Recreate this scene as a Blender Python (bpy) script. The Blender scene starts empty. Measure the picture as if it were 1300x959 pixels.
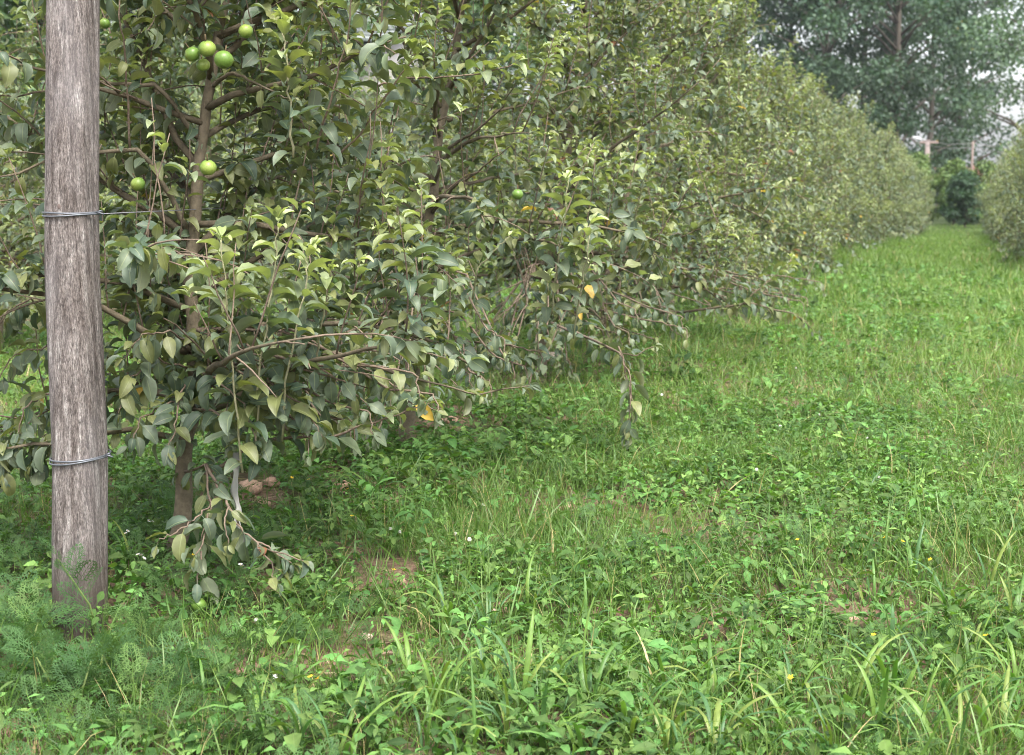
import bpy, bmesh, math, random
import numpy as np
from mathutils import Vector, Matrix

SC = bpy.context.scene
COL = SC.collection
R_ = math.radians

# ------------------------------------------------------------------ camera
F, CX, CY, W, H = 1900.0, 650.0, 435.0, 1300.0, 959.0
CAM = np.array([0.0, 0.0, 1.25])
TH = math.atan((435 - 232) / F)
PSI = math.atan((1230 - 650) / F * math.cos(TH))
FWD = np.array([-math.sin(PSI) * math.cos(TH), math.cos(PSI) * math.cos(TH), -math.sin(TH)])
RGT = np.array([math.cos(PSI), math.sin(PSI), 0.0])
UPV = np.cross(RGT, FWD)
cd = bpy.data.cameras.new('camera')
cam = bpy.data.objects.new('camera', cd)
COL.objects.link(cam)
M = Matrix.Identity(4)
for i in range(3):
    M[i][0], M[i][1], M[i][2], M[i][3] = RGT[i], UPV[i], -FWD[i], CAM[i]
cam.matrix_world = M
cd.sensor_fit = 'HORIZONTAL'
cd.sensor_width = 36.0
cd.lens = F / W * 36.0
cd.shift_y = -(H / 2 - CY) / W
cd.clip_start, cd.clip_end = 0.05, 2000
cd.dof.use_dof = True
cd.dof.focus_distance = 4.5
cd.dof.aperture_fstop = 6.3
SC.camera = cam

# ------------------------------------------------------------------ light
SUN_EL, SUN_AZ = R_(60), R_(140)          # azimuth measured from +Y towards +X
wd = bpy.data.worlds.new('World')
SC.world = wd
wd.use_nodes = True
nt = wd.node_tree
for n in list(nt.nodes):
    nt.nodes.remove(n)
sky = nt.nodes.new('ShaderNodeTexSky')
sky.sky_type = 'NISHITA'
sky.sun_disc = False
sky.sun_elevation = SUN_EL
sky.sun_rotation = SUN_AZ
sky.air_density, sky.dust_density, sky.ozone_density = 1.0, 4.0, 1.0
hs = nt.nodes.new('ShaderNodeHueSaturation')
hs.inputs['Value'].default_value = 1.15
hs.inputs['Saturation'].default_value = 0.30      # overcast: cloud takes most of the blue out
bgn = nt.nodes.new('ShaderNodeBackground')
bgn.inputs['Strength'].default_value = 0.15
wo = nt.nodes.new('ShaderNodeOutputWorld')
nt.links.new(sky.outputs[0], hs.inputs['Color'])
nt.links.new(hs.outputs[0], bgn.inputs[0])
nt.links.new(bgn.outputs[0], wo.inputs[0])
sl = bpy.data.lights.new('sun', 'SUN')
sl.energy, sl.angle, sl.color = 1.5, R_(18), (1.0, 0.96, 0.88)
sun = bpy.data.objects.new('sun', sl)
COL.objects.link(sun)
sd = Vector((math.sin(SUN_AZ) * math.cos(SUN_EL), math.cos(SUN_AZ) * math.cos(SUN_EL), math.sin(SUN_EL)))
sun.rotation_euler = sd.to_track_quat('Z', 'Y').to_euler()
sun.location = (0, 0, 30)
SC.view_settings.view_transform = 'Standard'
SC.view_settings.look = 'None'
SC.view_settings.exposure = 1.78
SC.view_settings.gamma = 1.0
SC.render.engine = 'CYCLES'
SC.cycles.max_bounces = 8
SC.cycles.diffuse_bounces = 4
SC.cycles.glossy_bounces = 2
SC.cycles.transmission_bounces = 4
SC.cycles.use_denoising = True
SC.cycles.filter_width = 1.0

# ------------------------------------------------------------------ helpers
def sst(a, b, x):
    t = np.clip((x - a) / (b - a), 0, 1)
    return t * t * (3 - 2 * t)


def terrain(x, y):
    x = np.asarray(x, float); y = np.asarray(y, float)
    z = -0.55 * sst(24, 60, y)
    z = z + 0.11 * sst(5.5, 10, y) * np.exp(-((x + 2.44) / 1.1) ** 2) * (1 - sst(20, 30, y))
    z = z + 0.016 * np.sin(2.1 * x + 1.3 * y) + 0.012 * np.sin(3.7 * y - 1.9 * x + 1) + 0.008 * np.sin(7.3 * x + 2) * np.sin(6.1 * y)
    return z


def P(px, py, d):
    return CAM + FWD * d + RGT * ((px - CX) / F * d) + UPV * ((CY - py) / F * d)


def G(px, py):
    ray = FWD + RGT * ((px - CX) / F) + UPV * ((CY - py) / F)
    t = 1.0
    lo, hi = 0.5, 200.0
    for _ in range(60):
        t = (lo + hi) / 2
        p = CAM + ray * t
        if p[2] > terrain(p[0], p[1]):
            lo = t
        else:
            hi = t
    p = CAM + ray * t
    p[2] = float(terrain(p[0], p[1]))
    return p


def project(p):
    q = np.asarray(p) - CAM
    d = q @ FWD
    dd = np.maximum(d, 0.01)
    return CX + F * (q @ RGT) / dd, CY - F * (q @ UPV) / dd, d


def nrm(v):
    return v / np.maximum(np.linalg.norm(v, axis=-1, keepdims=True), 1e-9)


def mesh_tri(name, V, T, C=None, smooth=True):
    me = bpy.data.meshes.new(name)
    V = np.ascontiguousarray(V, np.float32); T = np.ascontiguousarray(T, np.int32)
    me.vertices.add(len(V)); me.vertices.foreach_set('co', V.ravel())
    me.loops.add(T.size); me.loops.foreach_set('vertex_index', T.ravel())
    me.polygons.add(len(T)); me.polygons.foreach_set('loop_start', np.arange(0, T.size, 3, dtype=np.int32))
    if smooth:
        me.polygons.foreach_set('use_smooth', np.ones(len(T), bool))
    if C is not None:
        a = me.attributes.new('Col', 'FLOAT_COLOR', 'POINT')
        a.data.foreach_set('color', np.ascontiguousarray(C, np.float32).ravel())
    me.update(calc_edges=True)
    return me


class MB:
    """collects triangles with a colour per vertex"""
    def __init__(s):
        s.V, s.T, s.C, s.n = [], [], [], 0

    def add(s, V, T, C):
        V = np.asarray(V, float)
        C = np.asarray(C, float)
        if C.ndim == 1:
            C = np.tile(C, (len(V), 1))
        if C.shape[1] == 3:
            C = np.hstack([C, np.ones((len(V), 1))])
        s.V.append(V); s.T.append(np.asarray(T) + s.n); s.C.append(C); s.n += len(V)

    def inst(s, tm, Rm, t, col):
        """instances of template tm=(V,T,A) with matrices Rm (k,3,3), offsets t, colours col (k,3)"""
        V, T, A = tm
        k, n = len(t), len(V)
        if k == 0:
            return
        VV = np.einsum('kij,nj->kni', Rm, V) + t[:, None, :]
        TT = T[None] + (np.arange(k) * n)[:, None, None]
        CC = np.empty((k, n, 4)); CC[:, :, :3] = col[:, None, :]; CC[:, :, 3] = A[None]
        s.add(VV.reshape(-1, 3), TT.reshape(-1, 3), CC.reshape(-1, 4))

    def tube(s, pts, rad, sides, col):
        pts = np.asarray(pts, float); rad = np.asarray(rad, float)
        n = len(pts)
        tg = nrm(np.gradient(pts, axis=0))
        ref = np.array([0.31, 0.77, 0.55])
        a = nrm(np.cross(tg, ref)); b = np.cross(tg, a)
        ang = np.arange(sides) * 2 * math.pi / sides
        V = pts[:, None, :] + rad[:, None, None] * (np.cos(ang)[None, :, None] * a[:, None, :] + np.sin(ang)[None, :, None] * b[:, None, :])
        V = V.reshape(-1, 3)
        T = []
        for i in range(n - 1):
            for j in range(sides):
                p, q = i * sides + j, i * sides + (j + 1) % sides
                T += [(p, q, q + sides), (p, q + sides, p + sides)]
        V = np.vstack([V, pts[:1], pts[-1:]])
        e0, e1 = n * sides, n * sides + 1
        for j in range(sides):
            T += [(e0, (j + 1) % sides, j), (e1, (n - 1) * sides + j, (n - 1) * sides + (j + 1) % sides)]
        s.add(V, np.array(T), col)

    def mesh(s, name, smooth=True):
        if not s.V:
            return None
        return mesh_tri(name, np.vstack(s.V), np.vstack(s.T), np.vstack(s.C), smooth)


def link(name, me, mat=None, parent=None, loc=None):
    if mat is not None and not me.materials:
        me.materials.append(mat)
    o = bpy.data.objects.new(name, me)
    COL.objects.link(o)
    if parent is not None:
        o.parent = parent
    if loc is not None:
        o.location = loc
    return o


def tag(o, label, cat, group=None):
    o['label'] = label; o['category'] = cat
    if group:
        o['group'] = group
    return o


def thing(name, label, cat, loc, group=None):
    o = bpy.data.objects.new(name, None)
    o.empty_display_size = 0.1
    COL.objects.link(o)
    o.location = loc
    return tag(o, label, cat, group)


def copy_tree(o, parent=None):
    c = o.copy(); COL.objects.link(c); c.parent = parent
    for ch in o.children:
        copy_tree(ch, c)
    return c


ORD = ['first', 'second', 'third', 'fourth', 'fifth', 'sixth', 'seventh', 'eighth', 'ninth', 'tenth', 'eleventh', 'twelfth',
       'thirteenth', 'fourteenth', 'fifteenth', 'sixteenth', 'seventeenth', 'eighteenth', 'nineteenth', 'twentieth',
       'twenty-first', 'twenty-second', 'twenty-third', 'twenty-fourth', 'twenty-fifth', 'twenty-sixth', 'twenty-seventh',
       'twenty-eighth', 'twenty-ninth', 'thirtieth', 'thirty-first', 'thirty-second', 'thirty-third', 'thirty-fourth']


def ordn(k):
    return ORD[k] if k < len(ORD) else ['thirty-fifth', 'thirty-sixth', 'thirty-seventh', 'thirty-eighth', 'thirty-ninth', 'fortieth'][k - len(ORD)]


# ------------------------------------------------------------------ materials
class NT:
    def __init__(s, name):
        s.m = bpy.data.materials.new(name); s.m.use_nodes = True
        s.t = s.m.node_tree
        for n in list(s.t.nodes):
            s.t.nodes.remove(n)
        s.out = s.n('ShaderNodeOutputMaterial')

    def n(s, typ, **kw):
        nd = s.t.nodes.new(typ)
        for k, v in kw.items():
            setattr(nd, k, v)
        return nd

    def l(s, a, b):
        s.t.links.new(a, b)

    def mix(s, fac, a, b, mode='MIX'):
        nd = s.n('ShaderNodeMix', data_type='RGBA', blend_type=mode)
        for sock, v in ((nd.inputs[0], fac), (nd.inputs[6], a), (nd.inputs[7], b)):
            if isinstance(v, (int, float)):
                sock.default_value = v
            elif isinstance(v, tuple):
                sock.default_value = v if len(v) == 4 else (*v, 1)
            else:
                s.l(v, sock)
        return nd.outputs[2]

    def ramp(s, fac, stops):
        nd = s.n('ShaderNodeValToRGB')
        while len(nd.color_ramp.elements) < len(stops):
            nd.color_ramp.elements.new(0.5)
        for e, (p, c) in zip(nd.color_ramp.elements, stops):
            e.position = p; e.color = (*c, 1) if len(c) == 3 else c
        s.l(fac, nd.inputs[0])
        return nd.outputs[0]

    def noise(s, vec, scale, detail=3, rough=0.55):
        nd = s.n('ShaderNodeTexNoise')
        nd.inputs['Scale'].default_value = scale; nd.inputs['Detail'].default_value = detail
        nd.inputs['Roughness'].default_value = rough
        if vec is not None:
            s.l(vec, nd.inputs['Vector'])
        return nd.outputs[0]

    def mapping(s, vec, scale):
        nd = s.n('ShaderNodeMapping'); nd.inputs['Scale'].default_value = scale
        s.l(vec, nd.inputs['Vector'])
        return nd.outputs[0]

    def math(s, op, a, b=0.0):
        nd = s.n('ShaderNodeMath', operation=op)
        for sock, v in zip(nd.inputs, (a, b)):
            if isinstance(v, (int, float)):
                sock.default_value = v
            else:
                s.l(v, sock)
        return nd.outputs[0]


def leafy(name, rough=0.5, trans=0.3, back=(0.16, 0.17, 0.09), backf=0.5, vein=0.0, tr_tint=(1.5, 1.6, 0.6), spec=0.4):
    m = NT(name)
    at = m.n('ShaderNodeAttribute', attribute_name='Col')
    geo = m.n('ShaderNodeNewGeometry')
    col = at.outputs['Color']
    if vein > 0.4:
        sk = m.noise(geo.outputs['Position'], 120.0, 2)
        col = m.mix(m.ramp(sk, [(0.68, (0, 0, 0)), (0.74, (0.55, 0.55, 0.55))]), col, (0.14, 0.08, 0.04))
    nz = m.noise(geo.outputs['Position'], 34.0, 2)
    col = m.mix(1.0, col, m.ramp(nz, [(0.3, (0.8, 0.8, 0.8)), (0.7, (1.2, 1.2, 1.2))]), 'MULTIPLY')
    if vein:
        v = m.ramp(at.outputs['Alpha'], [(0.0, (1, 1, 1)), (0.09, (0, 0, 0))])
        col = m.mix(m.math('MULTIPLY', v, vein), col, (0.3, 0.33, 0.16))
    bcol = m.mix(backf, col, back)
    base = m.mix(geo.outputs['Backfacing'], col, bcol)
    bs = m.n('ShaderNodeBsdfPrincipled')
    m.l(base, bs.inputs['Base Color'])
    bs.inputs['Roughness'].default_value = rough
    bs.inputs['Specular IOR Level'].default_value = spec
    tl = m.n('ShaderNodeBsdfTranslucent')
    m.l(m.mix(1.0, col, tr_tint, 'MULTIPLY'), tl.inputs['Color'])
    mx = m.n('ShaderNodeMixShader'); mx.inputs[0].default_value = trans
    m.l(bs.outputs[0], mx.inputs[1]); m.l(tl.outputs[0], mx.inputs[2])
    m.l(mx.outputs[0], m.out.inputs[0])
    return m.m


def solid(name, rough=0.7, spec=0.3, nscale=20.0, var=0.25, bump=0.0, metallic=0.0):
    """vertex colour with grain"""
    m = NT(name)
    at = m.n('ShaderNodeAttribute', attribute_name='Col')
    tc = m.n('ShaderNodeTexCoord')
    nz = m.noise(tc.outputs['Object'], nscale, 5, 0.65)
    col = m.mix(1.0, at.outputs['Color'], m.ramp(nz, [(0.25, (1 - var,) * 3), (0.75, (1 + var,) * 3)]), 'MULTIPLY')
    bs = m.n('ShaderNodeBsdfPrincipled')
    m.l(col, bs.inputs['Base Color'])
    bs.inputs['Roughness'].default_value = rough
    bs.inputs['Specular IOR Level'].default_value = spec
    bs.inputs['Metallic'].default_value = metallic
    if bump:
        b = m.n('ShaderNodeBump'); b.inputs['Strength'].default_value = bump; b.inputs['Distance'].default_value = 0.01
        m.l(nz, b.inputs['Height']); m.l(b.outputs[0], bs.inputs['Normal'])
    m.l(bs.outputs[0], m.out.inputs[0])
    return m.m


MAT_LEAF = leafy('apple_leaf', 0.5, 0.3, (0.17, 0.185, 0.115), 0.55, 0.5, spec=0.45)
MAT_BGLEAF = leafy('broad_leaf', 0.5, 0.25, (0.10, 0.13, 0.07), 0.3)
MAT_GRASS = leafy('grass_blade', 0.45, 0.32, (0.14, 0.22, 0.06), 0.2, 0.0, (1.15, 1.45, 0.5))
MAT_WEED = leafy('weed_leaf', 0.62, 0.3, (0.13, 0.2, 0.08), 0.2, 0.15, (1.3, 1.5, 0.5), spec=0.25)
MAT_BARK = solid('bark', 0.85, 0.2, 40.0, 0.4, 0.6)
MAT_APPLE = solid('apple_skin', 0.42, 0.4, 7.0, 0.25)
MAT_PETAL = leafy('petal', 0.6, 0.3, (0.7, 0.7, 0.6), 0.0, 0.0, (1, 1, 1))
MAT_STONE = solid('clod', 0.95, 0.1, 30.0, 0.35, 0.8)
MAT_PLAIN = solid('plain', 0.6, 0.3, 12.0, 0.15)
MAT_WIRE = solid('wire_steel', 0.45, 0.5, 80.0, 0.3, 0.0, 0.6)

# ------------------------------------------------------------------ ground
def axis(vals):
    return np.array(sorted(set(np.round(vals, 4))))

gx = axis(np.concatenate([np.arange(-12, 6, 0.12), np.linspace(-60, -12, 30), np.linspace(6, 60, 30), np.linspace(-500, -60, 12), np.linspace(60, 500, 12)]))
gy = axis(np.concatenate([np.arange(1.0, 20, 0.12), np.linspace(20, 70, 70), np.linspace(-40, 1, 14), np.linspace(70, 700, 20)]))
XX, YY = np.meshgrid(gx, gy)
ZZ = terrain(XX, YY)
rg = np.random.default_rng(3)
ZZ = ZZ + np.where((np.abs(XX) < 12) & (YY < 20) & (YY > 1), rg.normal(0, 0.006, XX.shape), 0)
V = np.stack([XX, YY, ZZ], -1).reshape(-1, 3)
nx, ny = len(gx), len(gy)
ii = (np.arange(ny - 1)[:, None] * nx + np.arange(nx - 1)[None]).ravel()
T = np.concatenate([np.stack([ii, ii + 1, ii + nx + 1], 1), np.stack([ii, ii + nx + 1, ii + nx], 1)])
gm = NT('orchard_soil')
geo = gm.n('ShaderNodeNewGeometry')
n1 = gm.noise(geo.outputs['Position'], 2.2, 6, 0.6)
n2 = gm.noise(geo.outputs['Position'], 38.0, 6, 0.7)
n3 = gm.noise(geo.outputs['Position'], 1.1, 4, 0.6)
soil = gm.ramp(n2, [(0.28, (0.055, 0.036, 0.026)), (0.5, (0.16, 0.103, 0.072)), (0.75, (0.33, 0.225, 0.16))])
moss = gm.ramp(n2, [(0.3, (0.02, 0.032, 0.011)), (0.7, (0.06, 0.095, 0.028))])
sp = gm.n('ShaderNodeSeparateXYZ'); gm.l(geo.outputs['Position'], sp.inputs[0])
far = gm.n('ShaderNodeMapRange'); far.inputs[1].default_value = 8; far.inputs[2].default_value = 20
gm.l(sp.outputs[1], far.inputs[0])
fac = gm.math('ADD', gm.ramp(n1, [(0.42, (0, 0, 0)), (0.6, (0.7, 0.7, 0.7))]), far.outputs[0])
fac = gm.math('MINIMUM', fac, 0.95)
bs = gm.n('ShaderNodeBsdfPrincipled'); bs.inputs['Roughness'].default_value = 0.95
bs.inputs['Specular IOR Level'].default_value = 0.1
gm.l(gm.mix(fac, soil, moss), bs.inputs['Base Color'])
bp = gm.n('ShaderNodeBump'); bp.inputs['Strength'].default_value = 0.7; bp.inputs['Distance'].default_value = 0.03
gm.l(n2, bp.inputs['Height']); gm.l(bp.outputs[0], bs.inputs['Normal'])
gm.l(bs.outputs[0], gm.out.inputs[0])
gr = link('ground', mesh_tri('ground', V, T), gm.m)
gr['kind'] = 'structure'

# ------------------------------------------------------------------ leaf templates
def leaf_tmpl(curve, fold, wave=0.0, lod=0, width=0.205, pet=0.2, twist=0.0):
    if lod == 0:
        ss = np.array([0, 0.1, 0.28, 0.5, 0.72, 0.88, 1.0])
    elif lod == 1:
        ss = np.array([0, 0.35, 0.72, 1.0])
    else:
        ss = np.array([0, 0.45, 1.0])
    prof = np.sin(np.pi * np.clip(ss, 0, 1) ** 0.78) ** 0.85 * width
    prof[0] = 0.012; prof[-1] = 0.004
    tot = np.concatenate([[0], pet + ss * (1 - pet)])
    prof = np.concatenate([[0.01], prof])
    V, A, T = [], [], []
    y = z = 0.0
    last = 0.0
    for i, (s, w) in enumerate(zip(tot, prof)):
        ds = s - last; last = s
        th = curve * (s - 0.12)
        y += ds * math.cos(th); z -= ds * math.sin(th)
        ny_, nz_ = math.sin(th), math.cos(th)
        wv = wave * math.sin(i * 2.3)
        tw = twist * s
        for q in (-1, 0, 1):
            h = fold * abs(q) * w + (wv * w if q == -1 else -wv * w if q == 1 else 0) + q * w * math.sin(tw)
            V.append((q * w * math.cos(tw), y + ny_ * h, z + nz_ * h)); A.append(abs(q))
    n = len(tot)
    for i in range(n - 1):
        a, b = i * 3, i * 3 + 3
        if i == 0:
            T += [(a, a + 2, b + 2), (a, b + 2, b)]
            continue
        T += [(a, a + 1, b + 1), (a, b + 1, b), (a + 1, a + 2, b + 2), (a + 1, b + 2, b + 1)]
    A = np.array(A, float); A[:3] = 0
    return np.array(V), np.array(T), A


LEAF_HI = [leaf_tmpl(0.5, 0.35, 0.1), leaf_tmpl(1.0, 0.45, 0.15, twist=0.35), leaf_tmpl(1.5, 0.6, 0.1), leaf_tmpl(1.3, 0.85, 0.2, width=0.19),
           leaf_tmpl(0.8, 0.25, 0.3, width=0.235, twist=-0.5), leaf_tmpl(1.9, 0.65, 0.1, width=0.2)]
LEAF_MD = [leaf_tmpl(0.6, 0.4, 0.1, 1), leaf_tmpl(1.2, 0.55, 0.1, 1), leaf_tmpl(1.7, 0.7, 0.0, 1, width=0.19)]
LEAF_LO = [leaf_tmpl(0.8, 0.4, 0, 2, width=0.2), leaf_tmpl(1.4, 0.6, 0, 2, width=0.19)]


def basis(f, roll, size):
    f = nrm(np.asarray(f, float))
    up = np.array([0.02, 0.013, 1.0])
    x = nrm(np.cross(f, up)); n = np.cross(x, f)
    c, s_ = np.cos(roll)[:, None], np.sin(roll)[:, None]
    x2 = x * c + n * s_; n2 = n * c - x * s_
    return np.stack([x2, f, n2], -1) * np.asarray(size)[:, None, None]


def lerp(a, b, t):
    return tuple(a[i] + (b[i] - a[i]) * t for i in range(3))


def leaf_col(rng, young=0.0):
    u = rng.random()
    if u < 0.0:
        c = (0.42, 0.28, 0.05)
    elif u < 0.0:
        c = (0.20, 0.075, 0.04)
    elif u < 0.30:
        c = lerp((0.105, 0.125, 0.045), (0.175, 0.19, 0.075), rng.random())
    else:
        c = lerp((0.05, 0.084, 0.052), (0.128, 0.162, 0.104), rng.random() ** 1.1)
    if young > 0:
        c = lerp(c, lerp((0.22, 0.27, 0.10), (0.40, 0.45, 0.24), rng.random()), young)
    return c


PALETTE = {}
def pal_col(rng, young):
    q = round(min(max(young, 0), 1) * 4) / 4
    if q not in PALETTE:
        pr_ = random.Random(100 + int(q * 4))
        PALETTE[q] = [leaf_col(pr_, q) for _ in range(40 if q == 0 else 24)] + ([(0.42, 0.28, 0.05), (0.19, 0.085, 0.045)] if q == 0 else [])
    return PALETTE[0][40 + rng.randrange(2)] if q == 0 and rng.random() < 0.004 else PALETTE[q][rng.randrange(40 if q == 0 else 24)]


# ------------------------------------------------------------------ apple trees
BARK = np.array((0.122, 0.10, 0.068)); TWIG = np.array((0.16, 0.12, 0.09)); GREENTWIG = np.array((0.26, 0.25, 0.15))


class Tree:
    def __init__(s, seed, dens=1.0, sides=6):
        s.r = random.Random(seed); s.nr = np.random.default_rng(seed)
        s.trunk = MB(); s.branches = []; s.dens = dens; s.sides = sides
        s.pos, s.f, s.roll, s.size, s.col, s.tm = [], [], [], [], [], []
        s.feats, s.nfree, s.origin, s.ends = [], None, None, []

    def inpost(s, pts):
        """would this wood run through the post or in front of it?"""
        if s.origin is None:
            return False
        w = np.asarray(pts) + s.origin
        px, py, d = project(w)
        return bool(((px > 30) & (px < 165) & (d < 4.38)).any() or (py > np.interp(px, ENVX, ENVY) - 8).any())

    def leaf(s, p, f, size, young=0.0, roll=None, tm=None):
        s.pos.append(p); s.f.append(f)
        s.roll.append(s.r.gauss(0, 0.5) if roll is None else roll)
        s.size.append(size); s.col.append(pal_col(s.r, young))
        s.tm.append(s.r.randrange(6) if tm is None else tm)

    def path(s, p, d, L, n, bend=0.0, wob=0.12):
        p = np.array(p, float); d = nrm(np.array(d, float))
        out = [p.copy()]
        for i in range(n):
            d = nrm(d + np.array([0, 0, bend / n]) + s.nr.normal(0, wob, 3))
            p = p + d * (L / n); out.append(p.copy())
        return np.array(out)

    def clothe(s, pts, sp, size, young_tip=0.5, start=0.1, tipn=3, droop=0.25):
        """alternate leaves up a shoot"""
        seg = np.linalg.norm(np.diff(pts, axis=0), axis=1); cum = np.concatenate([[0], np.cumsum(seg)])
        L = cum[-1]
        az = s.r.random() * 6.28
        q = L * start + sp * s.r.random()
        while q < L:
            i = min(np.searchsorted(cum, q) - 1, len(seg) - 1); i = max(i, 0)
            t = (q - cum[i]) / max(seg[i], 1e-6)
            p = pts[i] * (1 - t) + pts[i + 1] * t
            ax = nrm(pts[i + 1] - pts[i])
            e1 = nrm(np.cross(ax, [0.3, 0.2, 0.93] if abs(ax[2]) < 0.8 else [0.9, 0.3, 0.1])); e2 = np.cross(ax, e1)
            az += 2.4 + s.r.gauss(0, 0.25)
            rad = e1 * math.cos(az) + e2 * math.sin(az)
            u = q / L
            f = rad * 0.85 + ax * (0.25 + 0.45 * u) + np.array([0, 0, (0.35 * u - droop) + s.r.gauss(0, 0.22)])
            y = max(0.0, (u - 0.55) / 0.45) * young_tip
            sz = size * (0.58 + 0.62 * s.r.random()) * (1 - 0.35 * max(0, (u - 0.7) / 0.3))
            if young_tip >= 0.7 and u > 0.35:      # a growing shoot: leaves stand up and arch over, folded along the rib
                s.leaf(p, f + np.array([0, 0, 0.35]), sz * 1.08, y, s.r.gauss(0, 0.22), s.r.choice((2, 3, 5, 5, 1)))
            else:
                s.leaf(p, f, sz, y)
            q += sp * (0.8 + 0.4 * s.r.random())
        ax = nrm(pts[-1] - pts[-2])
        for k in range(tipn):
            f = ax * 1.0 + s.nr.normal(0, 0.35, 3)
            s.leaf(pts[-1], f, size * (0.35 + 0.2 * s.r.random()), young_tip)

    def grow(s, tk, zmin, zmax, nb, Lmax, Lmin, lsize=0.08, elong=1.0, shoots=1.0, droop=1.0, Lcam=1.0, skirt=8, whips=16):
        """tk: trunk points (local) from base to top"""
        tk = np.array(tk, float)
        n = len(tk)
        rad = np.linspace(0.033, 0.008, n) * (1 + 0.25 * np.exp(-np.arange(n) * 1.5))
        # finer trunk
        tt = np.linspace(0, n - 1, n * 4)
        pt = np.stack([np.interp(tt, np.arange(n), tk[:, k]) for k in range(3)], 1)
        pt[1:-1] += s.nr.normal(0, 0.006, (len(pt) - 2, 3))
        s.trunk.tube(pt, np.interp(tt, np.arange(n), rad), 10 if s.sides > 5 else 6, BARK)
        for i in range(nb):
            t = i / max(nb - 1, 1)
            z = zmin + (zmax - zmin) * t
            p0 = np.array([np.interp(z, tk[:, 2], tk[:, 0]), np.interp(z, tk[:, 2], tk[:, 1]), z])
            az = i * 2.4 + s.r.gauss(0, 0.3)
            L = (Lmax + (Lmin - Lmax) * t ** 1.2) * (0.8 + 0.4 * s.r.random())
            hd = np.array([math.cos(az), math.sin(az) * elong, 0])
            if math.cos(az) > 0.2:
                L *= Lcam
            el = 0.25 + 0.55 * t + s.r.gauss(0, 0.12)
            s.branch(p0, nrm(hd) * math.cos(el) + np.array([0, 0, math.sin(el)]), L, lsize, bend=(-0.55 * (1 - t) * droop + 0.1), shoots=shoots)
        for i in range(skirt):
            z = 0.42 + 0.4 * s.r.random()
            p0 = np.array([np.interp(z, tk[:, 2], tk[:, 0]), np.interp(z, tk[:, 2], tk[:, 1]), z])
            az = i * 2.4 + 0.4 + s.r.gauss(0, 0.3)
            s.branch(p0, np.array([math.cos(az), math.sin(az) * elong, 0.12]), Lmax * (0.75 + 0.35 * s.r.random()), lsize, bend=-0.9, shoots=shoots)
        for i in range(whips):
            e = s.ends[s.r.randrange(len(s.ends))]
            tw = s.path(e, s.nr.normal(0, 0.22, 3) + np.array([0, 0, 1.0]), 0.3 + 0.35 * s.r.random(), 7, 0.1, 0.07)
            if s.inpost(tw):
                continue
            b = MB(); b.tube(tw, np.linspace(0.0038, 0.0016, len(tw)), 4, TWIG * 1.1)
            s.branches.append(b)
            s.clothe(tw, 0.024, lsize * 0.95, 0.9, 0.05, 4, 0.05)
        # leader
        top = s.path(tk[-1], [0, 0, 1], 0.35, 5, 0, 0.06)
        b = MB(); b.tube(top, np.linspace(0.007, 0.003, len(top)), 5, TWIG)
        s.branches.append(b)
        s.clothe(top, 0.03 / s.dens, lsize, 0.6)

    def branch(s, p0, d, L, lsize, bend=-0.3, shoots=1.0, b=None):
        b = MB()
        n = max(4, int(L * 9))
        pts = s.path(p0, d, L, n, bend, 0.10)
        if s.inpost(pts[1:]):
            return
        r0 = 0.005 + 0.0095 * L
        s.ends += [pts[-1], pts[len(pts) * 2 // 3]]
        b.tube(pts, np.linspace(r0, 0.003, len(pts)), s.sides, BARK * (0.75 + 0.3 * s.r.random()))
        cnt = max(3, int((L * 10 + 2) * s.dens))
        for k in range(cnt):
            u = 0.12 + 0.88 * (k + s.r.random()) / cnt
            i = min(int(u * (len(pts) - 1)), len(pts) - 2)
            p = pts[i] + (pts[i + 1] - pts[i]) * (u * (len(pts) - 1) - i)
            ax = nrm(pts[i + 1] - pts[i])
            kind = s.r.random()
            if kind < 0.30:         # fruiting spur: a rosette
                m = s.r.randrange(5, 9)
                a0 = s.r.random() * 6.28
                q = p + np.array([0, 0, 0.015])
                for j in range(m):
                    a = a0 + j * 6.28 / m + s.r.gauss(0, 0.3)
                    s.leaf(q, np.array([math.cos(a), math.sin(a), 0.25 - 0.7 * s.r.random()]), lsize * (0.7 + 0.5 * s.r.random()))
            else:
                up = s.r.random() < 0.55 * shoots
                tl = (0.16 + 0.22 * s.r.random()) * (1.35 if up else 1.0)
                side = nrm(np.cross(ax, [0, 0, 1])) * (1 if k % 2 else -1)
                dd = (ax * 0.25 + np.array([0, 0, 1.0]) + s.nr.normal(0, 0.2, 3)) if up else (ax * 0.7 + side * 0.8 + s.nr.normal(0, 0.3, 3))
                tw = s.path(p, dd, tl, 5, 0.25 if up else -0.35, 0.09)
                if s.inpost(tw):
                    continue
                b.tube(tw, np.linspace(0.0035, 0.0018, len(tw)), 4 if s.sides > 4 else 3, TWIG * (0.8 + 0.4 * s.r.random()))
                s.clothe(tw, (0.020 if up else 0.027) / min(1.2, s.dens), lsize * (0.95 if up else 1.0), 0.85 if up else 0.3, 0.05, 4 if up else 2, 0.05 if up else 0.35)
        s.clothe(pts[len(pts) // 2:], 0.035, lsize, 0.3)
        s.branches.append(b)

    def clear(s, origin):
        pos, f, roll, size, col, tm = s.arrays()
        w = pos + origin + nrm(f) * size[:, None] * 0.6
        px, py, d = project(w)
        bad = np.zeros(len(w), bool)
        for pts, k0 in s.feats:
            q = np.linspace(0, len(pts) - 1, 26)
            pp = np.stack([np.interp(q, np.arange(len(pts)), pts[:, k]) for k in range(3)], 1) + origin
            fx, fy, fd = project(pp)
            for a, b, c in zip(fx, fy, fd):
                bad |= (np.arange(len(w)) < s.nfree) & ((px - a) ** 2 + (py - b) ** 2 < 26 ** 2) & (d < c + 0.03) & (s.r.random() < 2)
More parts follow.
